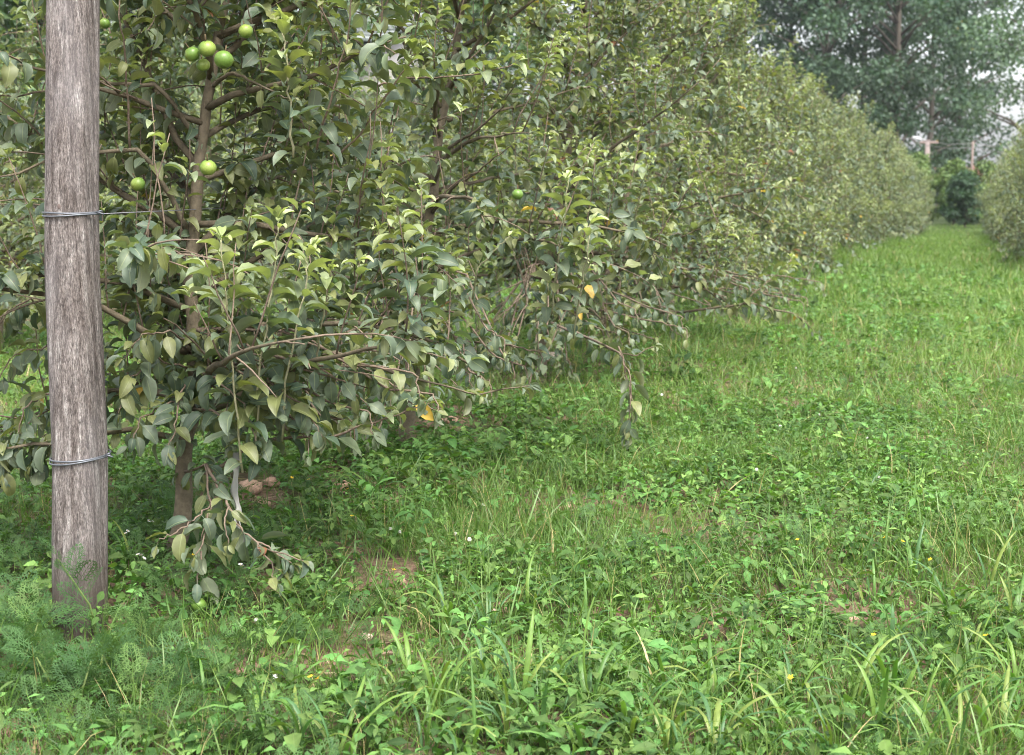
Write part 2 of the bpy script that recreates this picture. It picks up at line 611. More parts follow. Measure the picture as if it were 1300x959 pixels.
        free = np.arange(len(w)) < s.nfree
        bad |= free & (py > np.interp(px, ENVX, ENVY))
        for _, a, b, c, r_ in APPLES:
            bad |= (np.hypot(px - a, py - b + 4) < r_ * (0.52 if b < 100 else 0.4)) & (d < c + 0.06)
        pd_ = np.linalg.norm(w[:, :2] - POSTXY, axis=1)
        bad |= (pd_ < 0.17) | ((d < 4.28) & (px > 48) & (px < 150) & (py < 800))
        keep = np.nonzero(~bad)[0]
        for nm in ('pos', 'f', 'roll', 'size', 'col', 'tm'):
            v = getattr(s, nm); setattr(s, nm, [v[i] for i in keep])

    def feature(s, origin, spec, n, lsize, young=1.0, droop=-0.1, col=GREENTWIG, r0=0.004, tip=5):
        """a shoot through given (px, py, depth) points; origin = tree base"""
        if s.nfree is None:
            s.nfree = len(s.pos)
        pts = np.array([P(*q) for q in spec]) - origin
        s.feats.append((pts, len(s.pos)))
        tt = np.linspace(0, len(pts) - 1, max(8, 4 * len(pts)))
        pt = np.stack([np.interp(tt, np.arange(len(pts)), pts[:, k]) for k in range(3)], 1)
        pt[1:-1] += s.nr.normal(0, 0.003, (len(pt) - 2, 3))
        b = MB(); b.tube(pt, np.linspace(r0, 0.0018, len(pt)), 5, col)
        s.branches.append(b)
        L = np.linalg.norm(np.diff(pt, axis=0), axis=1).sum()
        s.clothe(pt, L / n, lsize, young, 0.0, tip, droop)

    def arrays(s):
        return (np.array(s.pos), np.array(s.f, float), np.array(s.roll), np.array(s.size), np.array(s.col), np.array(s.tm))


# how low the near canopy hangs, and where the fruit shows
ENVX = [-200, 0, 200, 330, 450, 560, 690, 760, 830, 1000, 1060, 1300]
ENVY = [600, 598, 590, 585, 570, 535, 505, 470, 450, 425, 400, 330]
APPLES = [(0, 244, 69, 4.42, 20), (0, 263, 62, 4.40, 23), (0, 284, 76, 4.36, 25), (0, 258, 83, 4.45, 18), (0, 312, 40, 4.42, 19), (0, 264, 213, 4.42, 22),
          (0, 175, 234, 4.5, 19), (0, 252, 768, 4.25, 20), (1, 657, 247, 5.9, 15), (0, 133, 30, 4.5, 14)]
ROWX = -2.44
POSTXY = P(97, 400, 4.2)[:2]
def trunk_px(spec, d, z0):
    """trunk through pixels at one depth; returns base (world) and local points"""
    w = np.array([P(px, py, d) for px, py in spec])
    base = w[0].copy(); base[2] = z0
    loc = w - base
    loc[0] = (0, 0, -0.05)
    return base, loc

near = []                         # (Tree, base, label)
def near_tree(seed, spec, d, label, **kw):
    b0 = P(spec[0][0], spec[0][1], d)
    base, loc = trunk_px(spec, d, float(terrain(b0[0], b0[1])))
    t = Tree(seed, kw.pop('dens', 1.0)); t.origin = base
    t.grow(loc, **kw)
    near.append([t, base, label])
    return t, base

t1, b1 = near_tree(11, [(222, 760), (226, 690), (238, 580), (246, 480), (243, 300), (262, 130), (285, 0), (290, -110), (300, -220)], 4.8,
                   'nearest apple tree, first after the weathered post, green apples high up',
                   zmin=0.5, zmax=2.3, nb=40, Lmax=0.98, Lmin=0.55, lsize=0.093, shoots=1.0, dens=1.45, skirt=7)
t2, b2 = near_tree(12, [(514, 575), (518, 520), (530, 400), (545, 270), (560, 150), (590, 0), (600, -110), (610, -200)], 6.77,
                   'second apple tree along the near row from the weathered post',
                   zmin=0.5, zmax=2.6, nb=34, Lmax=1.0, Lmin=0.45, lsize=0.09, dens=1.12, skirt=9, Lcam=1.08)
t3, b3 = near_tree(13, [(683, 482), (690, 420), (703, 340), (720, 200), (735, 80), (745, 0), (750, -100)], 8.85,
                   'third apple tree along the near row from the weathered post',
                   zmin=0.45, zmax=2.5, nb=34, Lmax=1.05, Lmin=0.45, lsize=0.09, dens=1.12, skirt=9, Lcam=1.08)
t4, b4 = near_tree(14, [(780, 425), (783, 380), (790, 290), (800, 150), (812, 20), (816, -60)], 10.75,
                   'fourth apple tree along the near row from the weathered post',
                   zmin=0.45, zmax=2.6, nb=34, Lmax=1.1, Lmin=0.45, lsize=0.09, dens=1.12, skirt=9, Lcam=1.08)
t5, b5 = near_tree(15, [(850, 385), (853, 350), (858, 260), (866, 140), (872, 40), (876, -20)], 12.75,
                   'fifth apple tree along the near row from the weathered post',
                   zmin=0.4, zmax=2.5, nb=34, Lmax=1.15, Lmin=0.45, lsize=0.09, dens=1.12, skirt=9, Lcam=1.08)
# pale upright shoots and long branches that stand out in the photograph
S = lambda t, b, spec, n, ls, **k: t.feature(b, spec, n * (2.0 if k.get('young', 1) > 0.4 else 1.4), ls * 1.1, **k)
S(t1, b1, [(308, 600, 4.35), (302, 540, 4.3), (293, 460, 4.25), (287, 380, 4.2), (281, 305, 4.2)], 18, 0.112)
S(t1, b1, [(325, 580, 4.4), (328, 500, 4.3), (338, 410, 4.25), (349, 340, 4.22), (353, 282, 4.2)], 18, 0.112)
S(t1, b1, [(358, 560, 4.4), (365, 470, 4.3), (380, 400, 4.25), (390, 350, 4.25), (394, 316, 4.25)], 16, 0.108)
S(t1, b1, [(402, 480, 4.5), (405, 430, 4.4), (414, 380, 4.35), (420, 345, 4.3)], 10, 0.085)
S(t1, b1, [(372, 200, 4.4), (368, 130, 4.35), (363, 70, 4.3), (358, 25, 4.3)], 13, 0.095)
S(t1, b1, [(402, 190, 4.6), (420, 130, 4.5), (440, 50, 4.45), (449, -20, 4.4)], 14, 0.09, young=0.5, col=TWIG)
S(t1, b1, [(428, 200, 4.8), (460, 165, 4.7), (492, 120, 4.6), (515, 88, 4.55), (532, 62, 4.5)], 14, 0.10, young=0.8, col=TWIG * 1.3)
S(t1, b1, [(480, 110, 4.9), (520, 100, 4.9), (565, 98, 4.8), (610, 93, 4.8), (655, 80, 4.75)], 12, 0.095, young=0.7, col=TWIG)
S(t1, b1, [(165, 190, 4.7), (160, 90, 4.6), (152, 20, 4.5), (150, -40, 4.5)], 11, 0.09, young=0.4, col=TWIG)
S(t1, b1, [(245, 475, 4.8), (330, 455, 4.6), (430, 448, 4.6), (520, 480, 4.7), (600, 500, 4.8), (672, 490, 4.8)], 34, 0.085, young=0.1, droop=0.6, col=BARK, r0=0.008)
S(t1, b1, [(250, 610, 4.75), (330, 560, 4.5), (420, 555, 4.4), (480, 535, 4.4), (545, 512, 4.4)], 20, 0.08, young=0.7, col=TWIG, r0=0.007)
S(t1, b1, [(232, 600, 4.8), (262, 590, 4.5), (268, 640, 4.35), (255, 690, 4.3)], 12, 0.08, young=0.0, droop=0.7, col=TWIG, r0=0.005)
S(t1, b1, [(262, 590, 4.5), (290, 640, 4.3), (310, 680, 4.25), (370, 715, 4.2)], 16, 0.085, young=0.0, droop=0.7, col=TWIG, r0=0.005)
S(t1, b1, [(240, 560, 4.8), (170, 545, 4.7), (90, 560, 4.6), (0, 570, 4.55), (-60, 560, 4.5)], 40, 0.085, young=0.0, droop=0.4, col=BARK, r0=0.012)
S(t1, b1, [(243, 300, 4.8), (180, 190, 4.7), (90, 195, 4.65), (20, 220, 4.6), (-50, 235, 4.6)], 34, 0.085, young=0.0, droop=0.3, col=BARK, r0=0.010)
S(t1, b1, [(256, 180, 4.8), (200, 110, 4.7), (120, 106, 4.7), (40, 120, 4.7), (-20, 125, 4.7)], 30, 0.085, young=0.2, droop=0.3, col=BARK, r0=0.009)
S(t1, b1, [(268, 110, 4.8), (295, 92, 4.7), (330, 110, 4.6), (370, 125, 4.5)], 10, 0.08, young=0.1, col=BARK, r0=0.008)
for sp in ([(246, 470, 4.78), (200, 455, 4.6), (165, 480, 4.5), (150, 525, 4.45)], [(244, 500, 4.78), (210, 515, 4.6), (180, 530, 4.5), (165, 565, 4.45)],
           [(246, 440, 4.78), (215, 420, 4.6), (180, 425, 4.5), (158, 455, 4.45)], [(248, 470, 4.7), (280, 485, 4.45), (310, 515, 4.35), (325, 560, 4.3)],
           [(300, 470, 4.5), (350, 490, 4.4), (390, 520, 4.35), (410, 555, 4.35)], [(320, 450, 4.5), (390, 460, 4.4), (440, 485, 4.4), (470, 520, 4.4)],
           [(250, 420, 4.7), (290, 430, 4.5), (330, 460, 4.4), (350, 500, 4.35)], [(245, 520, 4.75), (270, 520, 4.5), (285, 535, 4.4), (290, 565, 4.38)],
           [(240, 480, 4.78), (228, 500, 4.6), (222, 540, 4.5), (215, 580, 4.45)], [(420, 460, 4.6), (470, 470, 4.55), (520, 500, 4.5), (550, 520, 4.5)],
           [(130, 470, 4.75), (60, 440, 4.7), (20, 450, 4.65), (-10, 490, 4.6)], [(130, 500, 4.75), (55, 500, 4.7), (30, 520, 4.65), (20, 565, 4.6)], [(60, 400, 4.75), (40, 380, 4.7), (10, 395, 4.65), (-15, 430, 4.6)],
           [(60, 560, 4.6), (50, 570, 4.6), (40, 590, 4.58)], [(10, 565, 4.6), (5, 580, 4.58), (0, 605, 4.55)]):
    S(t1, b1, sp, 17, 0.088, young=0.05, droop=0.55, col=TWIG, r0=0.004, tip=3)
for sp in ([(268, 640, 4.35), (245, 662, 4.25), (222, 676, 4.22), (200, 690, 4.2)], [(264, 650, 4.33), (258, 690, 4.25), (248, 705, 4.22)], [(300, 665, 4.26), (325, 690, 4.2), (345, 715, 4.18), (350, 738, 4.18)],
           [(320, 685, 4.24), (350, 700, 4.2), (385, 712, 4.16)], [(290, 640, 4.3), (285, 665, 4.22), (290, 690, 4.2)], [(255, 700, 4.25), (250, 735, 4.25), (252, 756, 4.25)]):
    S(t1, b1, sp, 5, 0.085, young=0.05, droop=0.3, col=TWIG, r0=0.003, tip=3)
fr = random.Random(8)
def skirt(t, b, trunk, x0, x1, y0, dn, df, n):
    """leafy low limbs reaching out of the trunk"""
    for i in range(n):
        x = x0 + (x1 - x0) * (i + fr.random()) / n
        yb = float(np.interp(x, ENVX, ENVY)) - 6 - 18 * fr.random()
        y = y0 + (yb - y0) * (0.35 + 0.65 * fr.random())
        tx, ty, td = trunk[fr.randrange(len(trunk))]
        d = dn + (df - dn) * fr.random()
        S(t, b, [(tx, ty, td), (tx + (x - tx) * 0.4, min(ty, y) - 6, td + (d - td) * 0.4), (x - (x - tx) * 0.2, y - 8, d), (x, y, d - 0.05), (x + 6 * fr.random(), min(y + 22 * 6 / d, yb + 6), d - 0.08)],
          18, 0.08, young=0.15, droop=0.4, col=TWIG, r0=0.006, tip=3)
skirt(t2, b2, [(530, 400, 6.77), (526, 440, 6.77), (536, 350, 6.77)], 400, 690, 380, 5.9, 6.6, 24)
skirt(t3, b3, [(692, 400, 8.85), (698, 370, 8.85), (703, 340, 8.85)], 590, 880, 340, 7.8, 8.7, 22)
skirt(t4, b4, [(784, 370, 10.75), (787, 340, 10.75)], 740, 1050, 320, 9.5, 10.6, 22)
skirt(t1, b1, [(246, 470, 4.78), (245, 420, 4.78)], 330, 560, 420, 4.3, 4.8, 10)
S(t2, b2, [(548, 240, 6.77), (570, 190, 6.6), (600, 168, 6.5), (635, 140, 6.4), (655, 105, 6.3)], 6, 0.085, young=0.2, col=BARK * 0.6, r0=0.011)
S(t2, b2, [(545, 275, 6.77), (575, 240, 6.6), (615, 210, 6.4), (650, 185, 6.3)], 10, 0.085, young=0.3, col=BARK * 0.7, r0=0.009)
S(t2, b2, [(548, 250, 6.77), (520, 240, 6.6), (490, 222, 6.5), (460, 230, 6.5)], 8, 0.085, young=0.2, col=BARK * 0.8, r0=0.009)
S(t2, b2, [(700, 400, 5.9), (708, 330, 5.8), (718, 270, 5.7), (722, 228, 5.7)], 14, 0.105)
S(t2, b2, [(728, 430, 5.9), (738, 370, 5.8), (745, 320, 5.7), (749, 285, 5.7)], 13, 0.105)
S(t2, b2, [(600, 380, 6.0), (606, 340, 5.9), (630, 315, 5.9), (648, 300, 5.9)], 8, 0.085)
S(t2, b2, [(690, 400, 6.1), (694, 375, 6.0), (696, 350, 6.0)], 8, 0.085)
S(t3, b3, [(700, 410, 8.0), (750, 430, 7.0), (790, 450, 6.6), (800, 500, 6.5), (798, 545, 6.5)], 26, 0.085, young=0.0, droop=0.8, col=TWIG, r0=0.008)
S(t3, b3, [(785, 440, 6.6), (800, 480, 6.5), (803, 520, 6.5), (797, 556, 6.5)], 13, 0.09, young=0.1, droop=0.5, col=TWIG)
S(t3, b3, [(760, 440, 6.9), (800, 452, 6.6), (830, 440, 6.6)], 10, 0.09, young=0.3, droop=0.3, col=TWIG)
S(t3, b3, [(800, 300, 7.9), (815, 240, 7.7), (825, 200, 7.6)], 10, 0.10)
S(t4, b4, [(800, 400, 10.2), (880, 395, 9.6), (950, 385, 9.5), (1010, 400, 9.6), (1040, 425, 9.6)], 46, 0.085, young=0.0, droop=0.6, col=BARK, r0=0.012)
S(t4, b4, [(790, 350, 10.4), (880, 340, 9.6), (950, 350, 9.6), (1000, 365, 9.6)], 40, 0.085, young=0.2, droop=0.4, col=BARK, r0=0.012)
S(t4, b4, [(930, 400, 9.6), (960, 370, 9.5), (985, 350, 9.5), (1005, 330, 9.5)], 12, 0.10, col=TWIG)

for t, b, _ in near:
    if t.nfree is None:
        t.nfree = len(t.pos)
    t.clear(b)
# which leaves show largest: a small depth buffer over the picture
zb = np.full((480, 650), 1e9); ib = np.full((480, 650), -1, int)
allp, alls, own = [], [], []
for k, (t, b, _) in enumerate(near):
    pos, f, roll, size, col, tm = t.arrays()
    allp.append(pos + b + nrm(f) * size[:, None] * 0.55); alls.append(size); own.append(np.full(len(pos), k))
allp = np.vstack(allp); alls = np.concatenate(alls); own = np.concatenate(own)
px, py, dd = project(allp)
r = np.maximum(1, (alls * 0.28 * F / dd / 2)).astype(int)
for i in np.argsort(-dd):
    x, y, q = int(px[i] / 2), int(py[i] / 2), r[i]
    if y < -q or y > 435 + q or x < -q or x > 650 + q or dd[i] < 1:
        continue
    ib[max(0, y - q):max(0, y + q + 1), max(0, x - q):max(0, x + q + 1)] = i
ib[:, 30:67] = np.where(ib[:, 30:67] >= 0, -1, -1)
vis = np.bincount(ib[ib >= 0].ravel(), minlength=len(allp))
print('near leaves', len(allp), [int((own == k).sum()) for k in range(len(near))])

BUCKET = {}
def bucket_mesh(tm, c):
    key = (tm, tuple(np.round(np.array(c), 4)))
    if key not in BUCKET:
        V, T, A = LEAF_HI[tm]
        C = np.hstack([np.tile(np.array(key[1]), (len(V), 1)), A[:, None]])
        me = mesh_tri('leaf', V, T, C); me.materials.append(MAT_LEAF)
        BUCKET[key] = me
    return BUCKET[key]

off = 0
for k, (t, b, label) in enumerate(near):
    root = thing('apple_tree', label, 'apple tree', b, 'apple trees of the near row')
    tr = link('trunk', t.trunk.mesh('trunk'), MAT_BARK, root)
    for br in t.branches:
        me = br.mesh('branch')
        if me:
            link('branch', me, MAT_BARK, root)
    pos, f, roll, size, col, tm = t.arrays()
    n = len(pos)
    v = vis[off:off + n]
    off += n
    order = np.argsort(-v)
    top = [i for i in order[:300] if v[i] > 0]
    Rm = basis(f, roll, size)
    keep = np.ones(n, bool); keep[top] = False
    for i in top:
        o = bpy.data.objects.new('leaf', bucket_mesh(int(tm[i]), col[i]))
        COL.objects.link(o); o.parent = root
        m4 = Matrix.Identity(4)
        for a in range(3):
            for c in range(3):
                m4[a][c] = Rm[i, a, c]
            m4[a][3] = pos[i, a]
        o.matrix_local = m4
    fb = MB()
    for j in range(6):
        sel = keep & (tm == j)
        fb.inst(LEAF_HI[j] if k < 3 else LEAF_MD[j % 3], Rm[sel], pos[sel], col[sel])
    fo = link('foliage', fb.mesh('foliage'), MAT_LEAF, root); fo['kind'] = 'stuff'
    near[k].append(root)

# ------------------------------------------------------------------ apples
def apple_mesh(seed, rad):
    rr = np.random.default_rng(seed)
    mb = MB(); ns, nr = 14, 10
    V, T = [], []
    for i in range(nr + 1):
        a = math.pi * i / nr
        for j in range(ns):
            b_ = 2 * math.pi * j / ns
            rr_ = rad * (0.66 + 0.34 * math.sin(a) ** 0.8) * (1 + 0.025 * math.cos(5 * b_) * (a / math.pi))
            x = rr_ * math.sin(a)
            z = rad * 0.97 * math.cos(a) * (1 - 0.22 * math.exp(-(math.sin(a) / 0.3) ** 2))
            V.append((x * math.cos(b_), x * math.sin(b_), z))
    for i in range(nr):
        for j in range(ns):
            p, q = i * ns + j, i * ns + (j + 1) % ns
            T += [(p, p + ns, q + ns), (p, q + ns, q)]
    V = np.array(V)
    blush = np.clip((V[:, 0] / rad + 0.2), 0, 1)[:, None]
    C = np.array((0.10, 0.175, 0.03)) * (1 - blush) + np.array((0.19, 0.25, 0.05)) * blush
    mb.add(V, np.array(T), C)
    return mb.mesh('apple')

AP = [apple_mesh(i, 1.0) for i in range(3)]
for me in AP:
    me.materials.append(MAT_APPLE)
sb = MB(); sb.tube([(0, 0, 0.6), (0.03, 0, 1.1), (0.12, 0.02, 1.6)], [0.09, 0.08, 0.1], 5, (0.12, 0.09, 0.05)); STEM = sb.mesh('stem'); STEM.materials.append(MAT_BARK)
rr = random.Random(4)
for k, ax_, ay_, d, dpx in APPLES:
    root = near[k][3]
    o = link('apple', AP[rr.randrange(3)], None, root)
    s_ = dpx * d / F / 2
    o.location = Vector(P(ax_, ay_, d) - near[k][1])
    o.scale = (s_, s_, s_)
    o.rotation_euler = (rr.gauss(0, 0.3), rr.gauss(0, 0.3), rr.random() * 6.28)
    link('stem', STEM, None, o)

# ------------------------------------------------------------------ further trees of the rows (shared meshes)
def variant(seed, nb, dens, lsize, tm, H_, Lmax, sides=4):
    t = Tree(seed, dens, sides)
    rr_ = np.random.default_rng(seed)
    zz = np.linspace(-0.05, H_ - 0.35, 7)
    tk = np.stack([np.cumsum(rr_.normal(0, 0.02, 7)), np.cumsum(rr_.normal(0, 0.02, 7)), zz], 1); tk[0, :2] = 0
    t.grow(tk, 0.42, H_ - 0.4, nb, Lmax, 0.32, lsize, Lcam=1.05, skirt=10)
    for b in t.branches:
        if b.V:
            t.trunk.add(np.vstack(b.V), np.vstack(b.T), np.vstack(b.C))
    pos, f, roll, size, col, q = t.arrays()
    cb = MB(); Rm = basis(f, roll, size)
    for j in range(len(tm)):
        sel = (q % len(tm)) == j
        cb.inst(tm[j], Rm[sel], pos[sel], col[sel])
    a, b = t.trunk.mesh('trunk'), cb.mesh('crown')
    a.materials.append(MAT_BARK); b.materials.append(MAT_LEAF)
    print('variant leaves', len(pos))
    return a, b

VMID = [variant(31, 32, 1.0, 0.095, LEAF_MD, 2.65, 1.1), variant(32, 34, 1.0, 0.095, LEAF_MD, 2.85, 1.1), variant(33, 32, 1.0, 0.095, LEAF_MD, 2.55, 1.15)]
VFAR = [variant(41, 28, 0.88, 0.12, LEAF_LO, 2.6, 1.1), variant(42, 30, 0.88, 0.12, LEAF_LO, 2.8, 1.1)]

def put_tree(var, x, y, rot, sc, label, group):
    z = float(terrain(x, y))
    root = thing('apple_tree', label, 'apple tree', (x, y, z), group)
    root.rotation_euler = (0, 0, rot); root.scale = (sc, sc, sc)
    link('trunk', var[0], None, root); link('crown', var[1], None, root)
    return root

rr = random.Random(9)
y = near[-1][1][1]
for k in range(5, 27):
    y += 2.07
    put_tree((VMID if k < 14 else VFAR)[rr.randrange(3 if k < 14 else 2)], ROWX + rr.gauss(0, 0.05) + (0.28 if k > 15 else 0.0), y, rr.choice([0, math.pi]) + rr.gauss(0, 0.25), 0.90 + 0.16 * rr.random(),
             ORD[k] + ' apple tree along the near row from the weathered post', 'apple trees of the near row')
for k in range(18):
    yy = 21.5 + 2.07 * k
    put_tree((VMID if k < 4 else VFAR)[k % 2], 1.38 + rr.gauss(0, 0.06), yy, rr.choice([0, math.pi]) + rr.gauss(0, 0.3), 0.86 + 0.14 * rr.random(),
             ORD[k] + ' visible apple tree of the row across the grass alley', 'apple trees across the alley')
for k in range(12):
    yy = 9.6 + 2.2 * k
    put_tree(VMID[k % 3], -6.84 + rr.gauss(0, 0.08), yy, rr.random() * 6.28, 0.92 + 0.14 * rr.random(),
             ORD[k] + ' apple tree of the second row, seen through the near row', 'apple trees of the second row')
for k in range(10):
    yy = 15.5 + 2.3 * k
    put_tree(VFAR[k % 2], -11.2 + rr.gauss(0, 0.08), yy, rr.random() * 6.28, 0.95 + 0.14 * rr.random(),
             ORD[k] + ' apple tree of the third row, behind the second row', 'apple trees of the third row')

# ------------------------------------------------------------------ weathered post
def post_mesh():
    cen = [(101, 815), (101, 700), (102, 580), (97, 460), (92, 350), (91.5, 270), (92, 130), (92.5, 0), (93, -90)]
    wid = [68, 69, 69, 68.5, 67.5, 67, 66.5, 66, 65]
    d0 = 4.2
    pw = np.array([P(a, b, d0) for a, b in cen])
    base = G(101, 802)
    pw[0] = base + np.array([0, 0, -0.08])
    NR, NS = 90, 72
    tt = np.linspace(0, len(cen) - 1, NR)
    c = np.stack([np.interp(tt, np.arange(len(cen)), pw[:, k]) for k in range(3)], 1)
    for _ in range(3):
        c[1:-1] = (c[:-2] + c[1:-1] * 2 + c[2:]) / 4
    wr = np.interp(tt, np.arange(len(cen)), wid) * d0 / F / 2
    rr_ = np.random.default_rng(5)
    ang = np.arange(NS) * 2 * math.pi / NS
    groove = rr_.normal(0, 1, NS); groove2 = rr_.normal(0, 1, NS)
    groove = (np.roll(groove, 1) + groove * 2 + np.roll(groove, -1)) / 4
    V = np.zeros((NR, NS, 3))
    vw = np.array([math.atan2(-FWD[1], -FWD[0])])       # towards the camera
    for i in range(NR):
        drift = 0.5 * math.sin(i * 0.05) * 2
        g = np.interp((np.arange(NS) + drift) % NS, np.arange(NS + 1), np.append(groove, groove[0]))
        mixg = 0.5 + 0.5 * math.sin(i * 0.09 + 1)
        rad = wr[i] * (1 + 0.016 * (g * mixg + groove2 * (1 - mixg)))
        # a flat split face on one side and a shallow check in front
        da = (ang - (vw + 1.15) + math.pi) % (2 * math.pi) - math.pi
        flat = np.where(np.abs(da) < 0.42, np.cos(0.42) / np.cos(da), 1)
        da2 = (ang - (vw - 0.12 + 0.03 * math.sin(i * 0.2)) + math.pi) % (2 * math.pi) - math.pi
        rad = rad * (1 - 0.028 * np.cos(4 * (ang - vw))) * flat * (1 - 0.05 * np.exp(-(da2 / 0.035) ** 2) * (0.5 + 0.5 * math.sin(i * 0.11)))
        V[i, :, 0] = c[i, 0] + rad * np.cos(ang); V[i, :, 1] = c[i, 1] + rad * np.sin(ang); V[i, :, 2] = c[i, 2]
    T = []
    for i in range(NR - 1):
        for j in range(NS):
            p, q = i * NS + j, i * NS + (j + 1) % NS
            T += [(p, q, q + NS), (p, q + NS, p + NS)]
    V = V.reshape(-1, 3)
    top = len(V); V = np.vstack([V, c[-1:]])
    for j in range(NS):
        T.append((top, (NR - 1) * NS + j, (NR - 1) * NS + (j + 1) % NS))
    return base, V - base, np.array(T), c, wr

pm = NT('weathered_wood')
tc = pm.n('ShaderNodeTexCoord')
fine = pm.noise(pm.mapping(tc.outputs['Object'], (1, 1, 0.17)), 260.0, 5, 0.8)
mid = pm.noise(pm.mapping(tc.outputs['Object'], (1, 1, 0.055)), 55.0, 5, 0.65)
big = pm.noise(pm.mapping(tc.outputs['Object'], (1, 1, 0.25)), 9.0, 3, 0.5)
speck = pm.noise(pm.mapping(tc.outputs['Object'], (1, 1, 0.45)), 300.0, 3, 0.6)
base_c = pm.ramp(mid, [(0.30, (0.055, 0.043, 0.038)), (0.43, (0.135, 0.116, 0.108)), (0.57, (0.20, 0.178, 0.168)), (0.72, (0.38, 0.36, 0.345))])
base_c = pm.mix(0.75, base_c, pm.ramp(fine, [(0.36, (0.22, 0.21, 0.205)), (0.5, (0.95, 0.94, 0.93)), (0.64, (1.9, 1.88, 1.86))]), 'MULTIPLY')
base_c = pm.mix(0.6, base_c, pm.ramp(speck, [(0.36, (0.5, 0.47, 0.45)), (0.6, (1.25, 1.25, 1.25))]), 'MULTIPLY')
crk = pm.noise(pm.mapping(tc.outputs['Object'], (1, 1, 0.035)), 42.0, 3, 0.5)
base_c = pm.mix(pm.ramp(crk, [(0.485, (0, 0, 0)), (0.5, (0.75, 0.75, 0.75)), (0.515, (0, 0, 0))]), base_c, (0.035, 0.03, 0.028))
base_c = pm.mix(pm.ramp(big, [(0.45, (0, 0, 0)), (0.7, (0.4, 0.4, 0.4))]), base_c, (0.24, 0.225, 0.23))
spx_ = pm.n('ShaderNodeSeparateXYZ'); pm.l(tc.outputs['Object'], spx_.inputs[0])
foot = pm.math('ADD', spx_.outputs[2], pm.math('MULTIPLY', big, -0.22))
base_c = pm.mix(pm.ramp(foot, [(0.0, (0.75, 0.75, 0.75)), (0.16, (0, 0, 0))]), base_c, (0.075, 0.058, 0.042))
bs = pm.n('ShaderNodeBsdfPrincipled'); bs.inputs['Roughness'].default_value = 0.85; bs.inputs['Specular IOR Level'].default_value = 0.2
pm.l(base_c, bs.inputs['Base Color'])
bp = pm.n('ShaderNodeBump'); bp.inputs['Strength'].default_value = 1.0; bp.inputs['Distance'].default_value = 0.007
pm.l(pm.math('ADD', fine, mid), bp.inputs['Height']); pm.l(bp.outputs[0], bs.inputs['Normal'])
pm.l(bs.outputs[0], pm.out.inputs[0])
pbase, pV, pT, pc, pw_ = post_mesh()
post = thing('trellis_post', 'thick weathered grey wooden post bound with two wire loops', 'post', pbase)
link('shaft', mesh_tri('shaft', pV, pT), pm.m, post)
WIRE = (0.15, 0.16, 0.18)
def ring_at(py, tilt, seed):
    d0 = 4.2
    z = P(97, py, d0)[2]
    i = int(np.argmin(np.abs(pc[:, 2] - z)))
    rr_ = random.Random(seed)
    for k in range(2):
        mb = MB(); pts = []
        for j in range(41):
            a = 2 * math.pi * j / 40
            rad = pw_[i] * 1.03 + 0.0035 + 0.0012 * math.sin(3 * a + k)
            lat = (math.cos(a) * RGT[0] + math.sin(a) * RGT[1])
            pts.append(np.array([pc[i, 0] + rad * math.cos(a), pc[i, 1] + rad * math.sin(a), z - k * 0.0068 + tilt * lat * pw_[i] + 0.002 * math.sin(2 * a + k * 2)]) - pbase)
        mb.tube(pts, [0.0026] * 41, 7, WIRE)
        if k == 0:      # twisted end
            e = pts[0]
            for q, (dx, dz) in enumerate(((0.012, 0.004), (0.02, -0.006))):
                mb.tube([e, e + np.array([RGT[0] * dx, RGT[1] * dx, dz])], [0.0026, 0.002], 6, WIRE)
        link('wire_tie', mb.mesh('wire_tie'), MAT_WIRE, post)
    return z
zt = ring_at(270, 0.02, 1)
ring_at(579, 0.10, 2)
# staple and knot on the post face
vdir = np.array([-FWD[0], -FWD[1], 0]); vdir /= np.linalg.norm(vdir)
mb = MB(); kp = P(85, 262, 4.2) - pbase + vdir * 0.0745
th_ = np.linspace(0, 2 * math.pi, 13)
ringp = [kp + RGT * (0.005 * math.cos(a)) + np.array([0, 0, 0.007 * math.sin(a)]) for a in th_]
V = np.array([kp + vdir * 0.003] + ringp); mb.add(V, np.array([(0, i + 1, i + 2) for i in range(12)]), (0.13, 0.10, 0.09))
link('knot', mb.mesh('knot'), MAT_BARK, post)
# trellis wire running along the row
mb = MB()
wp = []
start = P(125, 272, 4.2)
for i in range(26):
    yy = start[1] + i * 1.0
    xx = start[0] + (ROWX - 0.02 - start[0]) * min(1, i / 3)
    wp.append((xx, yy, start[2] + 0.004 * math.sin(i * 1.7) + 0.1 * float(sst(5.5, 10, yy)) - 0.0))
mb.tube(wp, [0.0017] * len(wp), 5, (0.16, 0.16, 0.17))
tag(link('trellis_wire', mb.mesh('trellis_wire'), MAT_WIRE), 'thin trellis wire running from the wooden post through the near row', 'wire')
# a slim post in the far right row
mb = MB()
q = np.array([1.75, 31.0, 0]); q[2] = float(terrain(q[0], q[1]))
mb.tube([(0, 0, -0.1), (0.01, 0, 1.5), (0.02, 0, 3.1)], [0.06, 0.058, 0.055], 8, (0.16, 0.13, 0.10))
tag(link('row_post', mb.mesh('row_post'), MAT_BARK, None, q), 'slim brown trellis post among the trees across the grass alley', 'post')

